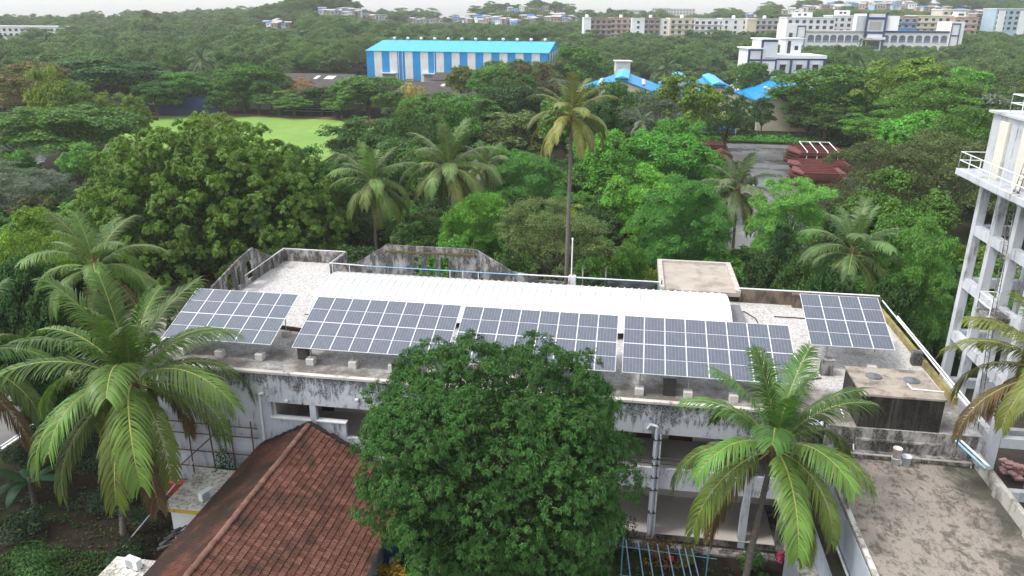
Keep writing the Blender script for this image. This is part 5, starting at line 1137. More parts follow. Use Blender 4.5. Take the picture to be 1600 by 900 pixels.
AW = arch(3.5, 3.4, .06, 'arch_window', plain('arch_glass', (.10, .12, .16), .35, .4, .6)); b = MB()
b.box(-.08, .08, -.14, 0, 0, 3.3); b.box(-1.7, 1.7, -.14, 0, 1.9, 2.05)
for x in (-.9, .9): b.box(x-.05, x+.05, -.13, 0, 0, 2.8)
b.box(-1.75, 1.75, -.3, 0, -.05, .9); AF = b.mesh('arch_frame', plain('arch_bars', (.22, .25, .31), .6, .2, 1))
for k, xs in enumerate(([-36+4.35*i for i in range(7)], [7.6+4.85*i for i in range(8)])):
    for x in xs:
        for z in (2.9, 7.9, 12.9): a = link('arch_window', AW, CO, (x, 0, z)); link('arch_frame', AF, a)
b = MB(); b.box(-5.5, 5.1, -1., 15, -6, 26.5); lpart('entrance_tower', b, BWHITE, CO)
for s in (-1, 1):
    b = MB(); b.prism([(s*5.2, 0), (s*12.2, -3), (s*12.2, -2.4), (s*5.2, .6)], 'z', 18.5, 25.5); lpart('tower_wing', b, BWHITE, CO)
    for z in (-4,): b = MB(); b.box(s*5.4-.5, s*5.4+.5, -1.6, -.9, -4, 27); lpart('navy_post', b, NAVY, CO)
for z in (17.0, 23.8): b = MB(); b.box(-4.8, 4.8, -1.5, -.95, z, z+1.1); lpart('navy_band', b, NAVY, CO)
b = MB(); b.box(-3.4, 3.4, -1.2, -.9, 18.8, 22.8); lpart('tower_window', b, GREYW, CO); b = MB(); b.box(-3.8, 3.8, -1.2, -.9, 9.5, 13.5); lpart('tower_window', b, GLASS, CO); b = MB(); b.box(-6, 6, -3, -1, 14.2, 15.4); lpart('balcony', b, BWHITE, CO)
for x0, x1, zt in ((44, 51.5, 23.), (-51.5, -40, 21.5)):
    b = MB(); b.box(x0+.02, x1, -1.2, 13, -6, zt); lpart('end_tower', b, BWHITE, CO)
    a0, a1 = (44.3, 49) if x0 > 0 else (-45, -40.3)
    for z in (zt-1.4, zt-7, zt-12.6, zt-18.2): b = MB(); b.box(a0, a1, -1.45, -1.15, z, z+.6); lpart('navy_band', b, NAVY, CO)
    for x in (a0, a1): b = MB(); b.box(x-.2, x+.2, -1.5, -1.15, zt-19, zt-.8); lpart('navy_post', b, NAVY, CO)
for z in (10, 15.): b = MB(); b.box(-49.5, -47.5, -1.35, -1.1, z, z+2.2); lpart('window', b, GLASS, CO)
CO.scale.x = .87
# row of apartment blocks
APT = [(912, 922, BWHITE, 0, 'blank white end wall of the apartment row at its left end'), (922, 954, BROWNW, 1, 'brown weathered apartment block at the left end of the row'), (954, 987, PINKW, 1, 'pinkish brown apartment block second in the row'), (987, 1005, BWHITE, 2, 'narrow white apartment block between the brown ones'), (1005, 1029, BROWNW, 1, 'dark brown apartment block in the middle of the row'),
       (1029, 1047, BWHITE, 2, 'white apartment block with a blank pale strip in the row'), (1047, 1085, CREAMW, 1, 'cream apartment block in the middle right of the row'), (1085, 1128, BWHITE, 1, 'whitish apartment block right of the cream one'), (1128, 1166, BWHITE, 2, 'white apartment block behind a tree in the row'), (1166, 1179, CREAMW, 0, 'blank cream wall of the apartment row'), (1179, 1212, GREYW, 1, 'grey apartment block near the right end of the row'), (1212, 1232, BWHITE, 2, 'white block at the right end of the apartment row')]
for i, (u0, u1, mt, k, lab) in enumerate(APT):
    y = 520+(i % 3)*2; W = (u1-u0)*(y+20)/1263*1.06; o, h = box_building('apartment_block', (u0+u1)/2, y, 27.4-(i % 2)*.4, W, 14, mt, lab, 'apartment block')
    b = MB(); b.box(-W/2, W/2, -.3, 14, h, h+.5); lpart('parapet', b, mt, o)
    if k: n = max(1, int(W/(3.6 if k == 1 else 4.4))); xs = [-W/2+(j+.5)*W/n for j in range(n)]; wins(o, xs, [h-2.7-3.1*j for j in range(4)], 2.0 if k == 1 else 1.5, 1.6, GLASS, mt if i % 2 else GREYW)
    if k == 1:
        for j in range(3): b = MB(); b.box(-W/2+1, W/2-1, -.8, 0, h-3.5-3.1*j, h-3.2-3.1*j); lpart('balcony', b, GREYW, o)
    if i % 2 == 0: b = MB(); b.lathe((0, 6, h+.5), [(1.1, 0), (1.1, 1.4), (.4, 1.7), (0, 1.7)], 10); lpart('roof_tank', b, BWHITE, o)
# flats behind the college
for u0, u1, y, zt, mt, fl, lab in ((1228, 1300, 484, 28.3, BWHITE, 4, 'white and grey block of flats behind the left wing of the college'), (1298, 1348, 500, 29.5, BWHITE, 4, 'white flats with roof cabins behind the college entrance'), (1375, 1428, 488, 29.3, PINKW, 3, 'pinkish house with bright blue balconies behind the college'),
                                    (1428, 1490, 520, 29.8, CREAMW, 4, 'cream apartment block with many balconies behind the college'), (1488, 1522, 516, 29.0, PINKW, 5, 'pink apartment block with tall stair strips right of the college'), (1520, 1556, 560, 31.5, BROWNW, 4, 'dark weathered block left of the pale blue flats'), (1552, 1640, 545, 34.2, LBLUE, 6, 'pale blue block of flats at the upper right edge'), (1467, 1505, 545, 33.6, CREAMW, 5, 'tall cream house with roof rooms above the college end tower'), (-30, 104, 480, 19.6, BWHITE, 2, 'long low white building at the upper left edge')):
    W = (u1-u0)*(y+20)/1263*.97; o, h = box_building('flats', (u0+u1)/2, y, zt, W, 14, mt, lab, 'building'); n = max(2, int(W/3.8)); xs = [-W/2+(j+.5)*W/n for j in range(n)]
    b = MB(); b.box(-W/2-.3, W/2+.3, -.5, 14.3, h, h+.5); lpart('parapet', b, BWHITE if mt != PINKW else mt, o)
    wins(o, xs, [h-2.8-3.1*j for j in range(min(4, fl))], 1.9, 1.6, GLASS, BWHITE if mt in (CREAMW, PINKW) else GREYW)
    if mt in (CREAMW, PINKW):
        for j in range(3): b = MB(); b.box(-W/2+.6, W/2-.6, -1., 0, h-3.9-3.1*j, h-3.0-3.1*j); lpart('balcony', b, CY if fl == 3 and j < 2 else mt, o)
    if mt == LBLUE:
        for x in (-W/2+3.5, -W/2+17): b = MB(); b.box(x-2, x+2, -.8, .2, -3, h-1); lpart('white_strip', b, BWHITE, o)
    if u0 in (1228, 1298, 1488, -20): b = MB(); b.box(-W*.3, W*.05, 3, 9, h+.5, h+3.2); lpart('roof_room', b, BWHITE, o); wins(o, (-W*.22, -W*.1), (h+1.2,), 1.6, 1.1, GLASS, None, 2.95)
# far tower blocks on the skyline
for u0, u1, v, y, lab in ((984, 1007, 15, 1900, 'faint grey tower block on the skyline'), (1020, 1048, 12.5, 2000, 'faint wide grey tower block on the skyline above the apartment row'), (1048, 1086, 13.5, 2050, 'faintest wide grey tower block on the skyline')):
    p = at((u0+u1)/2, v, y=y); W = (u1-u0)*y/1263; o = empty('tower_block', (p[0], y, 0), lab, 'tower block', rz=HEAD); b = MB(); b.box(-W/2, W/2, 0, 20, 0, p[2]); lpart('wall', b, GREYW, o)
    wins(o, [-W/2+(j+.5)*W/8 for j in range(8)], [p[2]-6-7*j for j in range(3)], W/14, 4, GLASS)
# houses on the hills
def hit(u, v):
    r = AX.T@np.array([(u-800)/F_PX, -(v-450)/F_PX, 1.]); r = r/math.hypot(r[0], r[1])
    for d in range(360, 1000, 4):
        if CAM_Z+r[2]*d <= terrain(r[0]*d, r[1]*d)+3: return r[0]*d, r[1]*d
    return r[0]*930, r[1]*930
HOUSEM = [BWHITE, PINKW, CREAMW, GREYW, LBLUE, BROWNW]; HN = ['white', 'pinkish', 'cream', 'grey', 'pale blue', 'brown']
ROOFM = [plain('tarp_blue', (.02, .16, .55), .5, .15, .5), GREYW, DARKSH, BWHITE, plain('rust_sheet', (.22, .11, .07), .8, .3, .5)]; RN = ['blue tarpaulin', 'grey sheet', 'dark sheet', 'white slab', 'rusty sheet']
HC = [(503, 18, 'on the crest above the field'), (516, 19, ''), (529, 17, ''), (542, 18, ''), (553, 19, ''), (563, 17, ''), (574, 18, ''), (596, 18, ''), (416, 36, 'on the wooded slope at left'), (428, 40, ''), (444, 38, ''),
      (640, 24, 'in the settlement above the warehouse'), (652, 30, ''), (664, 26, ''), (676, 30, ''), (690, 27, ''), (703, 25, ''), (716, 30, ''), (729, 33, ''), (741, 28, ''), (752, 32, ''), (765, 30, ''), (777, 34, ''), (790, 28, ''), (803, 36, ''), (818, 26, 'in the settlement beyond the warehouse'), (830, 30, ''), (843, 25, ''), (857, 28, ''), (868, 31, ''), (880, 30, ''), (893, 28, ''),
      (780, 14, 'high on the knoll above the settlement'), (798, 16, ''), (815, 14, ''), (850, 14, ''), (872, 16, ''),
      (1170, 24, 'on the hill above the apartment row'), (1232, 16, ''), (1262, 9, 'on the hilltop above the college'), (1290, 12, ''), (1304, 10, ''), (1330, 6, ''), (1350, 8, ''), (1372, 7, ''), (1390, 9, ''), (1405, 6, ''), (1422, 9, ''), (1440, 6, ''), (1460, 8, ''), (1480, 6, ''), (1512, 7, ''), (1540, 9, '')]
wh = ''; HH = []
for u, v, w0 in HC:
    wh = w0 or wh; HH += [(u, v, wh), (u+rr_.uniform(4, 8), v+rr_.uniform(-3, 2), wh)]
    if rr_.random() < .45: HH.append((u+rr_.uniform(-3, 3), v-rr_.uniform(2, 5), wh))
HS = ['small', 'low', 'tall', 'wide', 'narrow']
for i, (u, v, wh) in enumerate(HH):
    x, y = hit(u, v); d = math.hypot(x, y); g = terrain(x, y); W = rr_.uniform(5, 11)*d/900; H = rr_.uniform(3.2, 6.5)*d/900; D = W*.8; m_ = i*7 % 6; r_ = (i*5+1) % 5 if i % 4 else 0
    sz = 'tall' if H > 5.6*d/900 else ('wide' if W > 9.3*d/900 else ('narrow' if W < 6.2*d/900 else 'small'))
    o = empty('hillside_house', (x, y, g), f'{sz} {HN[m_]} house with a {RN[r_]} roof {wh}', 'house', f'houses {wh}', rz=HEAD+rr_.uniform(-.6, .6))
    b = MB(); b.box(-W/2, W/2, 0, D, -3, H); lpart('wall', b, HOUSEM[m_], o); b = MB(); sl = rr_.uniform(.2, 1.6)
    b.prism([(-.7, H), (D+.5, H+sl), (D+.5, H+sl+.3), (-.7, H+.3)], 'x', -W/2-.5, W/2+.5); lpart('roof', b, ROOFM[r_], o)
    n = 2 if W < 8 else 3; wins(o, [-W/2+(j+.5)*W/n for j in range(n)], [H*.42], W*.12, H*.28)

# ---------------------------------------------------------------- things around field and yard
b = MB(); b.box(-156, -140.5, 209.5, 209.9, 0, 5.6); o = tag(b.build('sight_screen', NAVY), 'very dark blue sight screen at the far left edge of the field', 'screen')
b = MB(); b.box(-139, -119.5, 211.5, 211.9, 0, 5.4); tag(b.build('sight_screen', plain('navy_cloth', (.02, .035, .11), .8, .2, .5)), 'navy blue sight screen under the flat-topped trees by the field', 'screen')
NT = empty('practice_net', (-146, 198, 0), 'green practice net cage at the left end of the sports field', 'net')
b = MB()
for i in range(15): b.tube([(-152+i*.9, 198, 0), (-152+i*.9, 198, 3)], .03, 4)
for i in range(8): b.tube([(-152, 198, i*.42), (-139.4, 198, i*.42)], .03, 4)
b.build('mesh_panel', plain('net_green', (.03, .2, .08), .7, .2, 1), NT)
b = MB(); b.box(-133.6, -131.6, 199.5, 200.2, 0, .9); b.box(-134, -131.2, 199.6, 199.8, .5, .7); tag(b.build('pitch_roller', DOORB), 'small brown roller standing on the sports field', 'roller')
for i, (u, v, w2, mt, lab, cat) in enumerate(((412, 178, 9, CREAMW, 'low cream wall under the field-edge trees', 'wall'), (352, 176, 8, BWHITE, 'low white wall under the trees right of the sight screen', 'wall'), (240, 160, 8, BWHITE, 'white wall glimpsed above the sight screens', 'wall'))):
    p = at(u, v, y=231+i*3); b = MB(); b.box(p[0]-w2/2, p[0]+w2/2, p[1], p[1]+.4, 0, 2.8); tag(b.build('garden_wall', mt), lab, cat)
ST = empty('spectator_stand', (-98, 228, 0), 'grey stepped spectator benches under the trees beside the field', 'stand')
for k in range(4): b = MB(); b.box(-106, -90, 226+k*1.4, 227.2+k*1.4, .3+k*.6, .45+k*.6); b.build('bench', GREYW, ST); b = MB(); b.box(-105.5, -90.5, 226.4+k*1.4, 226.9+k*1.4, 0, .3+k*.6); b.build('support', DARKSH, ST)
TB = ROOFM[0]
def tent(x, y, W, D, H, lab):
    o = empty('blue_tarpaulin_shelter', (x, y, 0), lab, 'shelter'); b = MB(); n = 9; vs_ = []
    for i in range(n+1):
        for j in range(4): t = i/n; s_ = j/3; vs_.append((-W/2+W*t, D*s_, H-.9*abs(s_-.5)*2+.16*math.sin(i*1.9+j)))
    b.add(vs_, [(i*4+j, (i+1)*4+j, (i+1)*4+j+1, i*4+j+1) for i in range(n) for j in range(3)], True); q = lpart('sheet', b, TB, o); q.modifiers.new('t', 'SOLIDIFY').thickness = .05
    for x_ in (-W/2, W/2):
        for y_ in (0, D): b = MB(); b.tube([(x_, y_, 0), (x_, y_, H-.8)], .07, 6); lpart('post', b, GREYW, o)
tent(21, 197, 9.5, 5, 3.0, 'bright blue tarpaulin shelter under the tree left of the wet yard'); tent(-57.5, 203, 5, 4, 3.2, 'small bright blue tarpaulin shelter beside the straw-yellow tree'); tent(-104, 100, 4, 3, 3.4, 'scrap of blue tarpaulin at the left edge under the trees')
# stacks of red-oxide steel pontoons in the wet yard
RED = plain('red_oxide', (.15, .04, .034), .55, .3, .8, .35); REDD = plain('red_oxide_dark', (.085, .024, .02), .7, .3, .8)
def stack(lab, x0, x1, y0, y1, n, tubes, tilt=0):
    o = empty('red_steel_stack', ((x0+x1)/2, y0, 0), lab, 'steel stack', 'stacked red steel plates in the wet yard')
    for k in range(n):
        a = rr_.uniform(-.7, .7); c = rr_.uniform(-.4, .4); z = .25+k*.62; e = 1.6
        b = MB(); b.prism([(x0+a+e, y0+c), (x1+a, y0+c), (x1+a, y1+c), (x0+a+e*.6, y1+c), (x0+a, (y0+y1)/2+c)], 'z', z, z+.3); b.build('plate', RED if k == n-1 else REDD, o)
        b = MB(); b.box(x0+a+1.5, x1+a-.3, y0+c-.02, y0+c+.3, z+.3, z+.55); b.build('spacer', REDD, o); b = MB(); b.box(x0+a+1.5, x1+a-.3, y1+c-.3, y1+c, z+.3, z+.55); b.build('spacer', REDD, o)
    zt = .25+(n-1)*.62+.3
    for i in range(5): yy = y0+.8+(y1-y0-1.6)*i/4; b = MB(); b.box(x0+2.4, x1-.6, yy-.12, yy+.12, zt, zt+.28); b.build('rib', RED, o)
    if tubes:
        for i in range(4): xx = x0+3+i*(x1-x0-5)/3; b = MB(); b.tube([(xx, y0-.1, .2), (xx, y0-.1, zt+.5), (xx, y1-2, zt+1.2)], .1, 6); b.build('tube', BWHITE, o)
        b = MB(); b.tube([(x0+3, y1-2, zt+1.2), (x1-2, y1-2, zt+1.2)], .08, 6); b.build('tube', BWHITE, o)
stack('tall stack of red steel plates with white tube frames in the wet yard', 32.5, 43.5, 161.5, 172, 4, True)
stack('long low stack of red-brown steel plates in the middle of the wet yard', 30.5, 42, 151, 158, 3, False)
stack('near stack of red-brown steel plates with a white tube behind the feathery tree', 28.5, 37.5, 139, 147, 4, False)
stack('low rusty red plates at the left edge of the wet yard', 12, 22, 176, 182, 2, False)
b = MB(); b.prism([(17., 0), (21, 0), (21, 1.6), (19, 2.6), (17, 1.6)], 'y', 161, 165); tag(b.build('orange_hut', plain('orange_sheet', (.17, .06, .04), .7, .3, .6)), 'small hut with an orange-red sheet roof behind the yard palm', 'hut')
# grass verge at the end of the yard
scatter_tufts('grass', [(22, 36, 190, 197, 2500), (4, 60, 190, 206, 2500)], LEAF, .9, 'bright green grass strip at the end of the wet yard', 'grass', (.08, .22, .03, 1))
# parked vehicles under the trees
TYRE = plain('tyre', (.02, .02, .02), .9, .2, 5); CGL = plain('car_glass', (.02, .025, .03), .1, .1, 2, .6)
b = MB(); b.tube([(0, -.1, 0), (0, .1, 0)], .31, 16); TYM = b.mesh('tyre', TYRE); b = MB(); b.tube([(0, -.11, 0), (0, .11, 0)], .18, 12); RIM = b.mesh('rim', ALU)
def car(x, y, rz, colr, lab, van=False):
    pm = plain('car_paint_%d' % int(x*10+y), colr, .3, .04, 1, .5); o = empty('parked_car', (x, y, .02), lab, 'car', 'cars parked under the trees', rz)
    sec = [(-1.95, .35, .72, .62), (-1.9, .25, .86, .72), (-1.0, .2, .92, .8), (0, .2, .95, .82), (1.0, .2, .92, .8), (1.7, .22, .8, .76), (1.95, .32, .68, .62)]
    def loft(name, secs, mat, ns=10):
        vs_ = []; 
        for (xx, z0, z1, hw) in secs:
            for k in range(ns): t = 2*math.pi*k/ns; cx, sx = math.cos(t), math.sin(t); vs_.append((xx, hw*math.copysign(abs(cx)**.5, cx), (z0+z1)/2+(z1-z0)/2*math.copysign(abs(sx)**.5, sx)))
        fs_ = [(i*ns+k, i*ns+(k+1) % ns, (i+1)*ns+(k+1) % ns, (i+1)*ns+k) for i in range(len(secs)-1) for k in range(ns)]+[tuple(range(ns))[::-1], tuple(range((len(secs)-1)*ns, len(secs)*ns))]
        b = MB(); b.add(vs_, fs_, True); return lpart(name, b, mat, o)
    loft('body', sec, pm)
    r1 = 1.0 if van else .45
    loft('window', [(-1.55, .8, .95, .7), (-1.15, .8, 1.34, .66), (.1, .8, 1.38, .66), (r1, .8, 1.3, .65), (r1+.55, .8, .92, .7)], CGL); loft('roof', [(-1.2, 1.3, 1.4, .55), (-.9, 1.33, 1.46, .58), (.1, 1.36, 1.48, .58), (r1-.1, 1.28, 1.4, .55)], pm)
    for xx in (-1.2, 1.2):
        for yy in (-.74, .74): w_ = link('wheel', TYM, o, (xx, yy, .31)); link('rim', RIM, w_)
    for yy in (-.55, .55):
        b = MB(); b.box(1.88, 1.97, yy-.14, yy+.14, .52, .64); lpart('headlight', b, BWHITE, o); b = MB(); b.box(-1.97, -1.88, yy-.12, yy+.12, .55, .7); lpart('tail_light', b, plain('tail%d%d' % (int(x*7+y), int(yy*10)), (.4, .01, .01), .3, .1, 2), o)
car(-46.4, 74.4, rad(75), (.28, .01, .02), 'dark red car parked on the paving under the rain tree'); car(-47.5, 79.4, rad(80), (.02, .025, .05), 'black car parked behind the dark red car')
for i, (u, v, c, lab) in enumerate(((880, 288, (.7, .7, .7), 'white car glimpsed left of the tall palm trunk'), (885, 308, (.62, .64, .66), 'silver car parked beside the tall palm trunk'), (878, 326, (.4, .47, .52), 'pale grey-blue car in the gap above the olive tree'), (918, 326, (.7, .7, .7), 'white car under the dense trees right of the palm trunk'), (936, 316, (.66, .66, .64), 'white car with its side showing under the dense trees'),
                                     (428, 308, (.68, .68, .66), 'white car glimpsed in the gap of the rain tree'), (470, 322, (.6, .62, .64), 'silver car glimpsed between rain tree and palms'), (492, 336, (.7, .7, .7), 'white car glimpsed left of the rear garden palm'), (995, 345, (.12, .12, .13), 'dark car on the lane under the dense trees'))):
    p = at(u, v, z=0); car(p[0], p[1], rad(20+37*i), c, lab, i % 2 == 0)
# solar street lamp
SLM = empty('solar_street_lamp', (-100, 117, 0), 'street lamp with a tilted solar panel on a thin pole at the left', 'street lamp')
b = MB(); b.tube([(0, 0, 0), (0, 0, 4.6)], .07, 8); lpart('pole', b, GALV, SLM); b = MB(); b.prism([(-.55, 4.3), (.55, 5.1), (.52, 5.16), (-.58, 4.36)], 'x', -1.0, 1.0); lpart('panel', b, CELL, SLM); b = MB(); b.obox((-1.05, -.58, 4.3), (1.05, -.58, 4.3), .06, .06); b.obox((-1.05, .56, 5.12), (1.05, .56, 5.12), .06, .06); lpart('frame', b, ALU, SLM); b = MB(); b.box(-.2, .2, -1.0, -.2, 4.0, 4.12); lpart('lamp_head', b, BWHITE, SLM)
# flagpole on the rear pier
p = at(893, 424, y=53.85); b = MB(); b.tube([(p[0], 53.85, 10.1), (p[0], 53.85, 12.9)], .045, 8); b.lathe((p[0], 53.85, 12.9), [(.07, 0), (.07, .08), (0, .14)], 8); tag(b.build('flagpole', PIPEW), 'thin white flagpole standing on the pale rear parapet pier', 'pole')

# ---------------------------------------------------------------- the wood: 240 nearest trees as things, the rest as one mass
KEEP = [(52, 246, 88, 296, 153), (86, 222, 154, 292, 150), (282, 176, 370, 206, 150), (1085, 232, 1215, 372, 91), (520, 226, 648, 385, 77), (636, 205, 785, 345, 81), (822, 118, 966, 262, 75), (1255, 325, 1410, 462, 60), (860, 262, 900, 335, 75), (400, 290, 470, 330, 110), (572, 60, 712, 122, 318), (712, 60, 884, 92, 318), (1146, 116, 1262, 165, 214), (950, 112, 1024, 142, 205), (1145, 54, 1296, 108, 262), (1226, 22, 1502, 70, 428), (910, 24, 1234, 46, 516), (0, 33, 108, 50, 476), (452, 112, 545, 134, 262), (652, 120, 722, 146, 254), 
        (1155, 200, 1312, 345, 190), (1425, 8, 1524, 44, 510), (1520, 8, 1620, 48, 540), (962, 93, 990, 125, 288), (215, 175, 545, 230, 205), (200, 93, 290, 112, 300), (325, 99, 345, 112, 300), (1090, 200, 1135, 220, 198), (445, 160, 520, 190, 219), (220, 158, 325, 184, 209), (1360, 18, 1430, 48, 480), (1225, 15, 1350, 40, 480)]
for o_ in bpy.data.objects:
    if o_.name.startswith('hillside_house'):
        uu, vv, dp = to_px(o_.location); KEEP.append((uu-3, vv-6, uu+3, vv-2, math.hypot(o_.location.x, o_.location.y)))
BLD = [(-113, -33, 318, 372), (10, 54, 204, 262), (-16, 9, 200, 240), (20, 70, 255, 282), (-140, -100, 258, 310), (-82, -53, 250, 308), (-182, -56, 126, 222), (8, 46, 88, 202), (-10, 3, 286, 298)]
rw = np.random.default_rng(11); cand = []
for _ in range(14000):
    d = math.sqrt(rw.uniform(125**2, 960**2)); u = rw.uniform(-120, 1720); ltr = (u-800)/1263*d
    c, s = math.cos(HEAD), math.sin(HEAD); x, y = -s*d+c*ltr, c*d+s*ltr
    if any(a-4 < x < b_+4 and c_-5 < y < d_+5 for a, b_, c_, d_ in BLD): continue
    W = rw.uniform(9, 18); H = rw.uniform(9, 15.5) if d < 420 else 6+12*rw.uniform(0, 1)**1.6
    if d > 420: W = rw.uniform(10, 15)+H*.5
    sp = .62*W if d < 420 else .75*W
    cand.append([d, x, y, W, H, u])
for _ in range(1500):
    d = rw.uniform(58, 135); u = rw.uniform(-150, 1700); ltr = (u-800)/1263*d
    c, s = math.cos(HEAD), math.sin(HEAD); x, y = -s*d+c*ltr, c*d+s*ltr
    if (-52 < x < -28 and y < 83) or (-30 < x < 22 and y < 63) or (11 < x < 31 and 88 < y < 150) or any(a-3 < x < b_+3 and c_-3 < y < d_+3 for a, b_, c_, d_ in BLD[6:8]) or (abs(x+6.2) < 4 and y < 80): continue
    cand.append([d, x, y, rw.uniform(5.5, 8.5), rw.uniform(4.2, 7.2), u])
cand.sort(key=lambda q: q[0]); grid = {}; wood = []
HANDXY = [(o.location.x, o.location.y) for o in bpy.data.objects if o.get('category') in ('tree', 'palm')]
for d, x, y, W, H, u in cand:
    k = (int(x//8), int(y//8)); mind = .6*W if d < 450 else .58*W
    if any(math.hypot(x-q[1], y-q[2]) < mind for i in (-1, 0, 1, -2, 2) for j in (-1, 0, 1, -2, 2) for q in grid.get((k[0]+i, k[1]+j), ())): continue
    if d < 260 and any(math.hypot(x-a, y-b_) < (3.2 if d < 135 else 6) for a, b_ in HANDXY): continue
    g = terrain(x, y); ok = False
    for hh in (H, H*.88, H*.75, H*.62, H*.5, H*.4, H*.3):
        uu, vt, dep = to_px((x, y, g+hh)); _, vb, _ = to_px((x, y, g)); hw = W/2*F_PX/dep
        if not any(uu+hw*.85 > a and uu-hw*.85 < c_ and vt < e and vb > b_ and d < f-2 for a, b_, c_, e, f in KEEP): ok = True; break
    if not ok or (vt > 330 and d > 135): continue
    if hh < H: W *= .85
    q = [d, x, y, W, hh, uu]; grid.setdefault(k, []).append(q); wood.append(q)
N_IND = 290
kinds = ['round', 'dense', 'olive', 'rain', 'tall', 'round']; cols = ['mid', 'dark', 'olive', 'mid', 'bright', 'dark', 'mid', 'lime', 'grey']
KN = dict(round='rounded', dense='dense domed', olive='loose-crowned', rain='flat-topped', tall='upright'); CN = dict(mid='green', dark='dark green', olive='olive', deep='deep green', lime='lime green', brown='brownish green', bright='bright green', grey='grey-green')
LM = [(375, 200, 'the sports field'), (285, 172, 'the navy sight screen'), (500, 128, 'the black shed roof'), (640, 150, 'the straw-yellow tree'), (690, 135, 'the brown shed roof'), (600, 100, 'the left end of the striped warehouse'), (860, 100, 'the right end of the striped warehouse'), (985, 130, 'the left blue roof'), (1220, 142, 'the cream shed'), (1170, 90, 'the white and navy building'), (1280, 100, 'the right end of the navy-banded building'),
      (1270, 60, 'the left wing of the college'), (1365, 62, 'the college entrance tower'), (1490, 62, 'the college end tower'), (950, 45, 'the left end of the apartment row'), (1080, 45, 'the middle of the apartment row'), (1200, 48, 'the right end of the apartment row'), (893, 190, 'the tallest coconut palm'), (583, 292, 'the left rear garden palm'), (702, 268, 'the right rear garden palm'), (1152, 300, 'the yard palm'), (1332, 402, 'the palm behind the corner array'), (1270, 245, 'the red steel stacks'), (1570, 220, 'the water tower tank'), (300, 250, 'the huge rain tree'), (1190, 270, 'the wet yard'), (470, 130, 'the tan tree'),
      (1420, 105, 'the yellow-green flat-topped tree'), (60, 42, 'the long low white building'), (760, 28, 'the hillside settlement'), (1590, 40, 'the pale blue flats'), (68, 258, 'the solar street lamp'), (155, 110, 'the wide dark umbrella tree'), (870, 350, 'the dull olive tree'), (1072, 320, 'the feathery tree behind the porch'), (1450, 400, 'the feathery tree at the tower'), (20, 200, 'the left picture edge'), (1580, 120, 'the right picture edge'), (267, 99, 'the far pale blue roof'), (430, 38, 'the slope houses at left'), (550, 20, 'the crest houses')]
USED = set()
def where(look, x, y, H, d):
    u, v, dep = to_px((x, y, terrain(x, y)+H*.75)); sz = 'small' if H < 7.5 else ('tall' if H > 12 else '')
    L = sorted(LM, key=lambda q: math.hypot(q[0]-u, (q[1]-v)*1.5))
    for q in L[:3]:
        du, dv = u-q[0], v-q[1]; side = ('left of' if du < 0 else 'right of') if abs(du) > abs(dv)*1.3 else ('above' if dv < 0 else 'below')
        if abs(du) > abs(dv)*.5 and abs(dv) > abs(du)*.5: side = ('upper ' if dv < 0 else 'lower ')+side.replace('above', 'left of' if du < 0 else 'right of').replace('below', 'left of' if du < 0 else 'right of')
        lb = f"{sz} {look} tree {side} {q[2]}".strip()
        if lb not in USED: break
    else:
        q = L[0]; lb = f"{sz} {look} tree in the wood near {q[2]}".strip()
    USED.add(lb); return lb
for i, (d, x, y, W, H, u) in enumerate(wood[:N_IND]):
    k = kinds[int(rw.integers(0, 6))]; c = cols[int(rw.integers(0, 9))]; lab = where(CN[c]+' '+KN[k], x, y, H, d)
    tree(x, y, W, H, k, c, lab, .4, int(rw.integers(0, 2)), 'trees of the middle-distance wood')
rest = wood[N_IND:]
pm = bpy.data.meshes.new('forest'); pm.from_pydata([(q[1], q[2], terrain(q[1], q[2])) for q in rest], [], [])
for nm, ty, dat in (('scl', 'FLOAT_VECTOR', [c for q in rest for c in (q[3]/10, q[3]/10, q[4]/10)]), ('rot', 'FLOAT_VECTOR', [c for q in rest for c in (0, 0, rw.uniform(0, 6.28))])):
    at_ = pm.attributes.new(nm, ty, 'POINT'); at_.data.foreach_set('vector', dat)
at_ = pm.attributes.new('idx', 'INT', 'POINT'); at_.data.foreach_set('value', [int(rw.integers(0, 4)) for q in rest])
fo = link('forest', pm); tag(fo, 'far wood of many trees merging over the hills', 'forest', kind='stuff'); fo.color = (.10, .18, .05, 1)
ng = bpy.data.node_groups.new('forest_nodes', 'GeometryNodeTree'); ng.interface.new_socket('Geometry', in_out='INPUT', socket_type='NodeSocketGeometry'); ng.interface.new_socket('Geometry', in_out='OUTPUT', socket_type='NodeSocketGeometry')
gi = ng.nodes.new('NodeGroupInput'); go = ng.nodes.new('NodeGroupOutput'); ip = ng.nodes.new('GeometryNodeInstanceOnPoints'); jn = ng.nodes.new('GeometryNodeJoinGeometry')
srcs = []
for kd in ('round', 'dense', 'olive', 'tall'):
    me = TPL[[k for k in TPL if k[0] == kd and k[2] == .4][0]][0]
    srcs.append([o for o in bpy.data.objects if o.data is me][0])
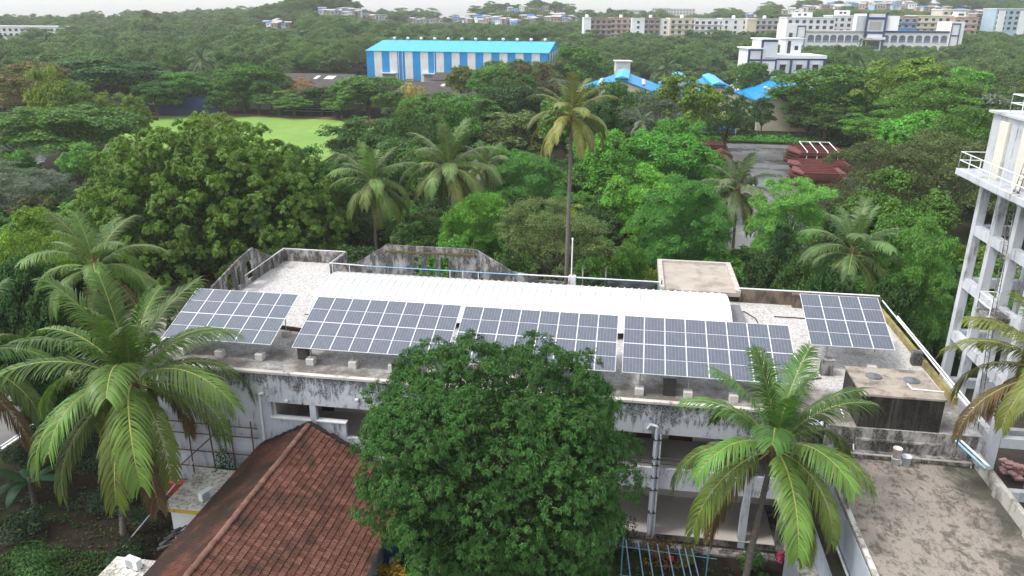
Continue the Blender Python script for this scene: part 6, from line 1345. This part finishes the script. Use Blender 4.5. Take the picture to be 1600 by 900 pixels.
for s_ in srcs:
    on = ng.nodes.new('GeometryNodeObjectInfo'); on.transform_space = 'ORIGINAL'; on.inputs['Object'].default_value = s_; on.inputs['As Instance'].default_value = True; ng.links.new(on.outputs['Geometry'], jn.inputs[0])
def attr(nm, ty):
    a = ng.nodes.new('GeometryNodeInputNamedAttribute'); a.data_type = ty; a.inputs[0].default_value = nm; return a.outputs[0]
ng.links.new(gi.outputs[0], ip.inputs['Points']); ng.links.new(jn.outputs[0], ip.inputs['Instance']); ip.inputs['Pick Instance'].default_value = True
ng.links.new(attr('idx', 'INT'), ip.inputs['Instance Index']); ng.links.new(attr('rot', 'FLOAT_VECTOR'), ip.inputs['Rotation']); ng.links.new(attr('scl', 'FLOAT_VECTOR'), ip.inputs['Scale']); ng.links.new(ip.outputs[0], go.inputs[0])
fo.modifiers.new('trees', 'NODES').node_group = ng
print('WOOD', len(wood))

# tell look-alike houses apart by their order in the row
from collections import defaultdict
DL = defaultdict(list)
for o_ in bpy.data.objects:
    if o_.name.startswith(('hillside_house', 'tree')) and 'label' in o_: DL[o_['label']].append(o_)
ORD = ['first', 'second', 'third', 'fourth', 'fifth', 'sixth', 'seventh', 'eighth']
for lb, os_ in DL.items():
    if 1 < len(os_) <= 8:
        os_.sort(key=lambda q: to_px(q.location)[0])
        for k, q in enumerate(os_): q['label'] = ('leftmost ' if k == 0 else 'rightmost ' if k == len(os_)-1 else 'middle ' if len(os_) == 3 else ORD[k]+'-from-left ')+lb
# ---------------------------------------------------------------- haze
b = MB(); b.box(-4300, 4300, -4300, 4300, -1.5, 90); hz = b.build('haze', None); hz['kind'] = 'stuff'; tag(hz, 'pale humid haze over the far woods and hills', 'haze')
mt = bpy.data.materials.new('haze'); mt.use_nodes = True; n = mt.node_tree.nodes; n.clear(); pv = n.new('ShaderNodeVolumePrincipled'); mo = n.new('ShaderNodeOutputMaterial')
pv.inputs['Color'].default_value = (.98, .99, 1, 1); pv.inputs['Density'].default_value = .00017; pv.inputs['Anisotropy'].default_value = 0
mt.node_tree.links.new(pv.outputs[0], mo.inputs['Volume']); hz.data.materials.append(mt)
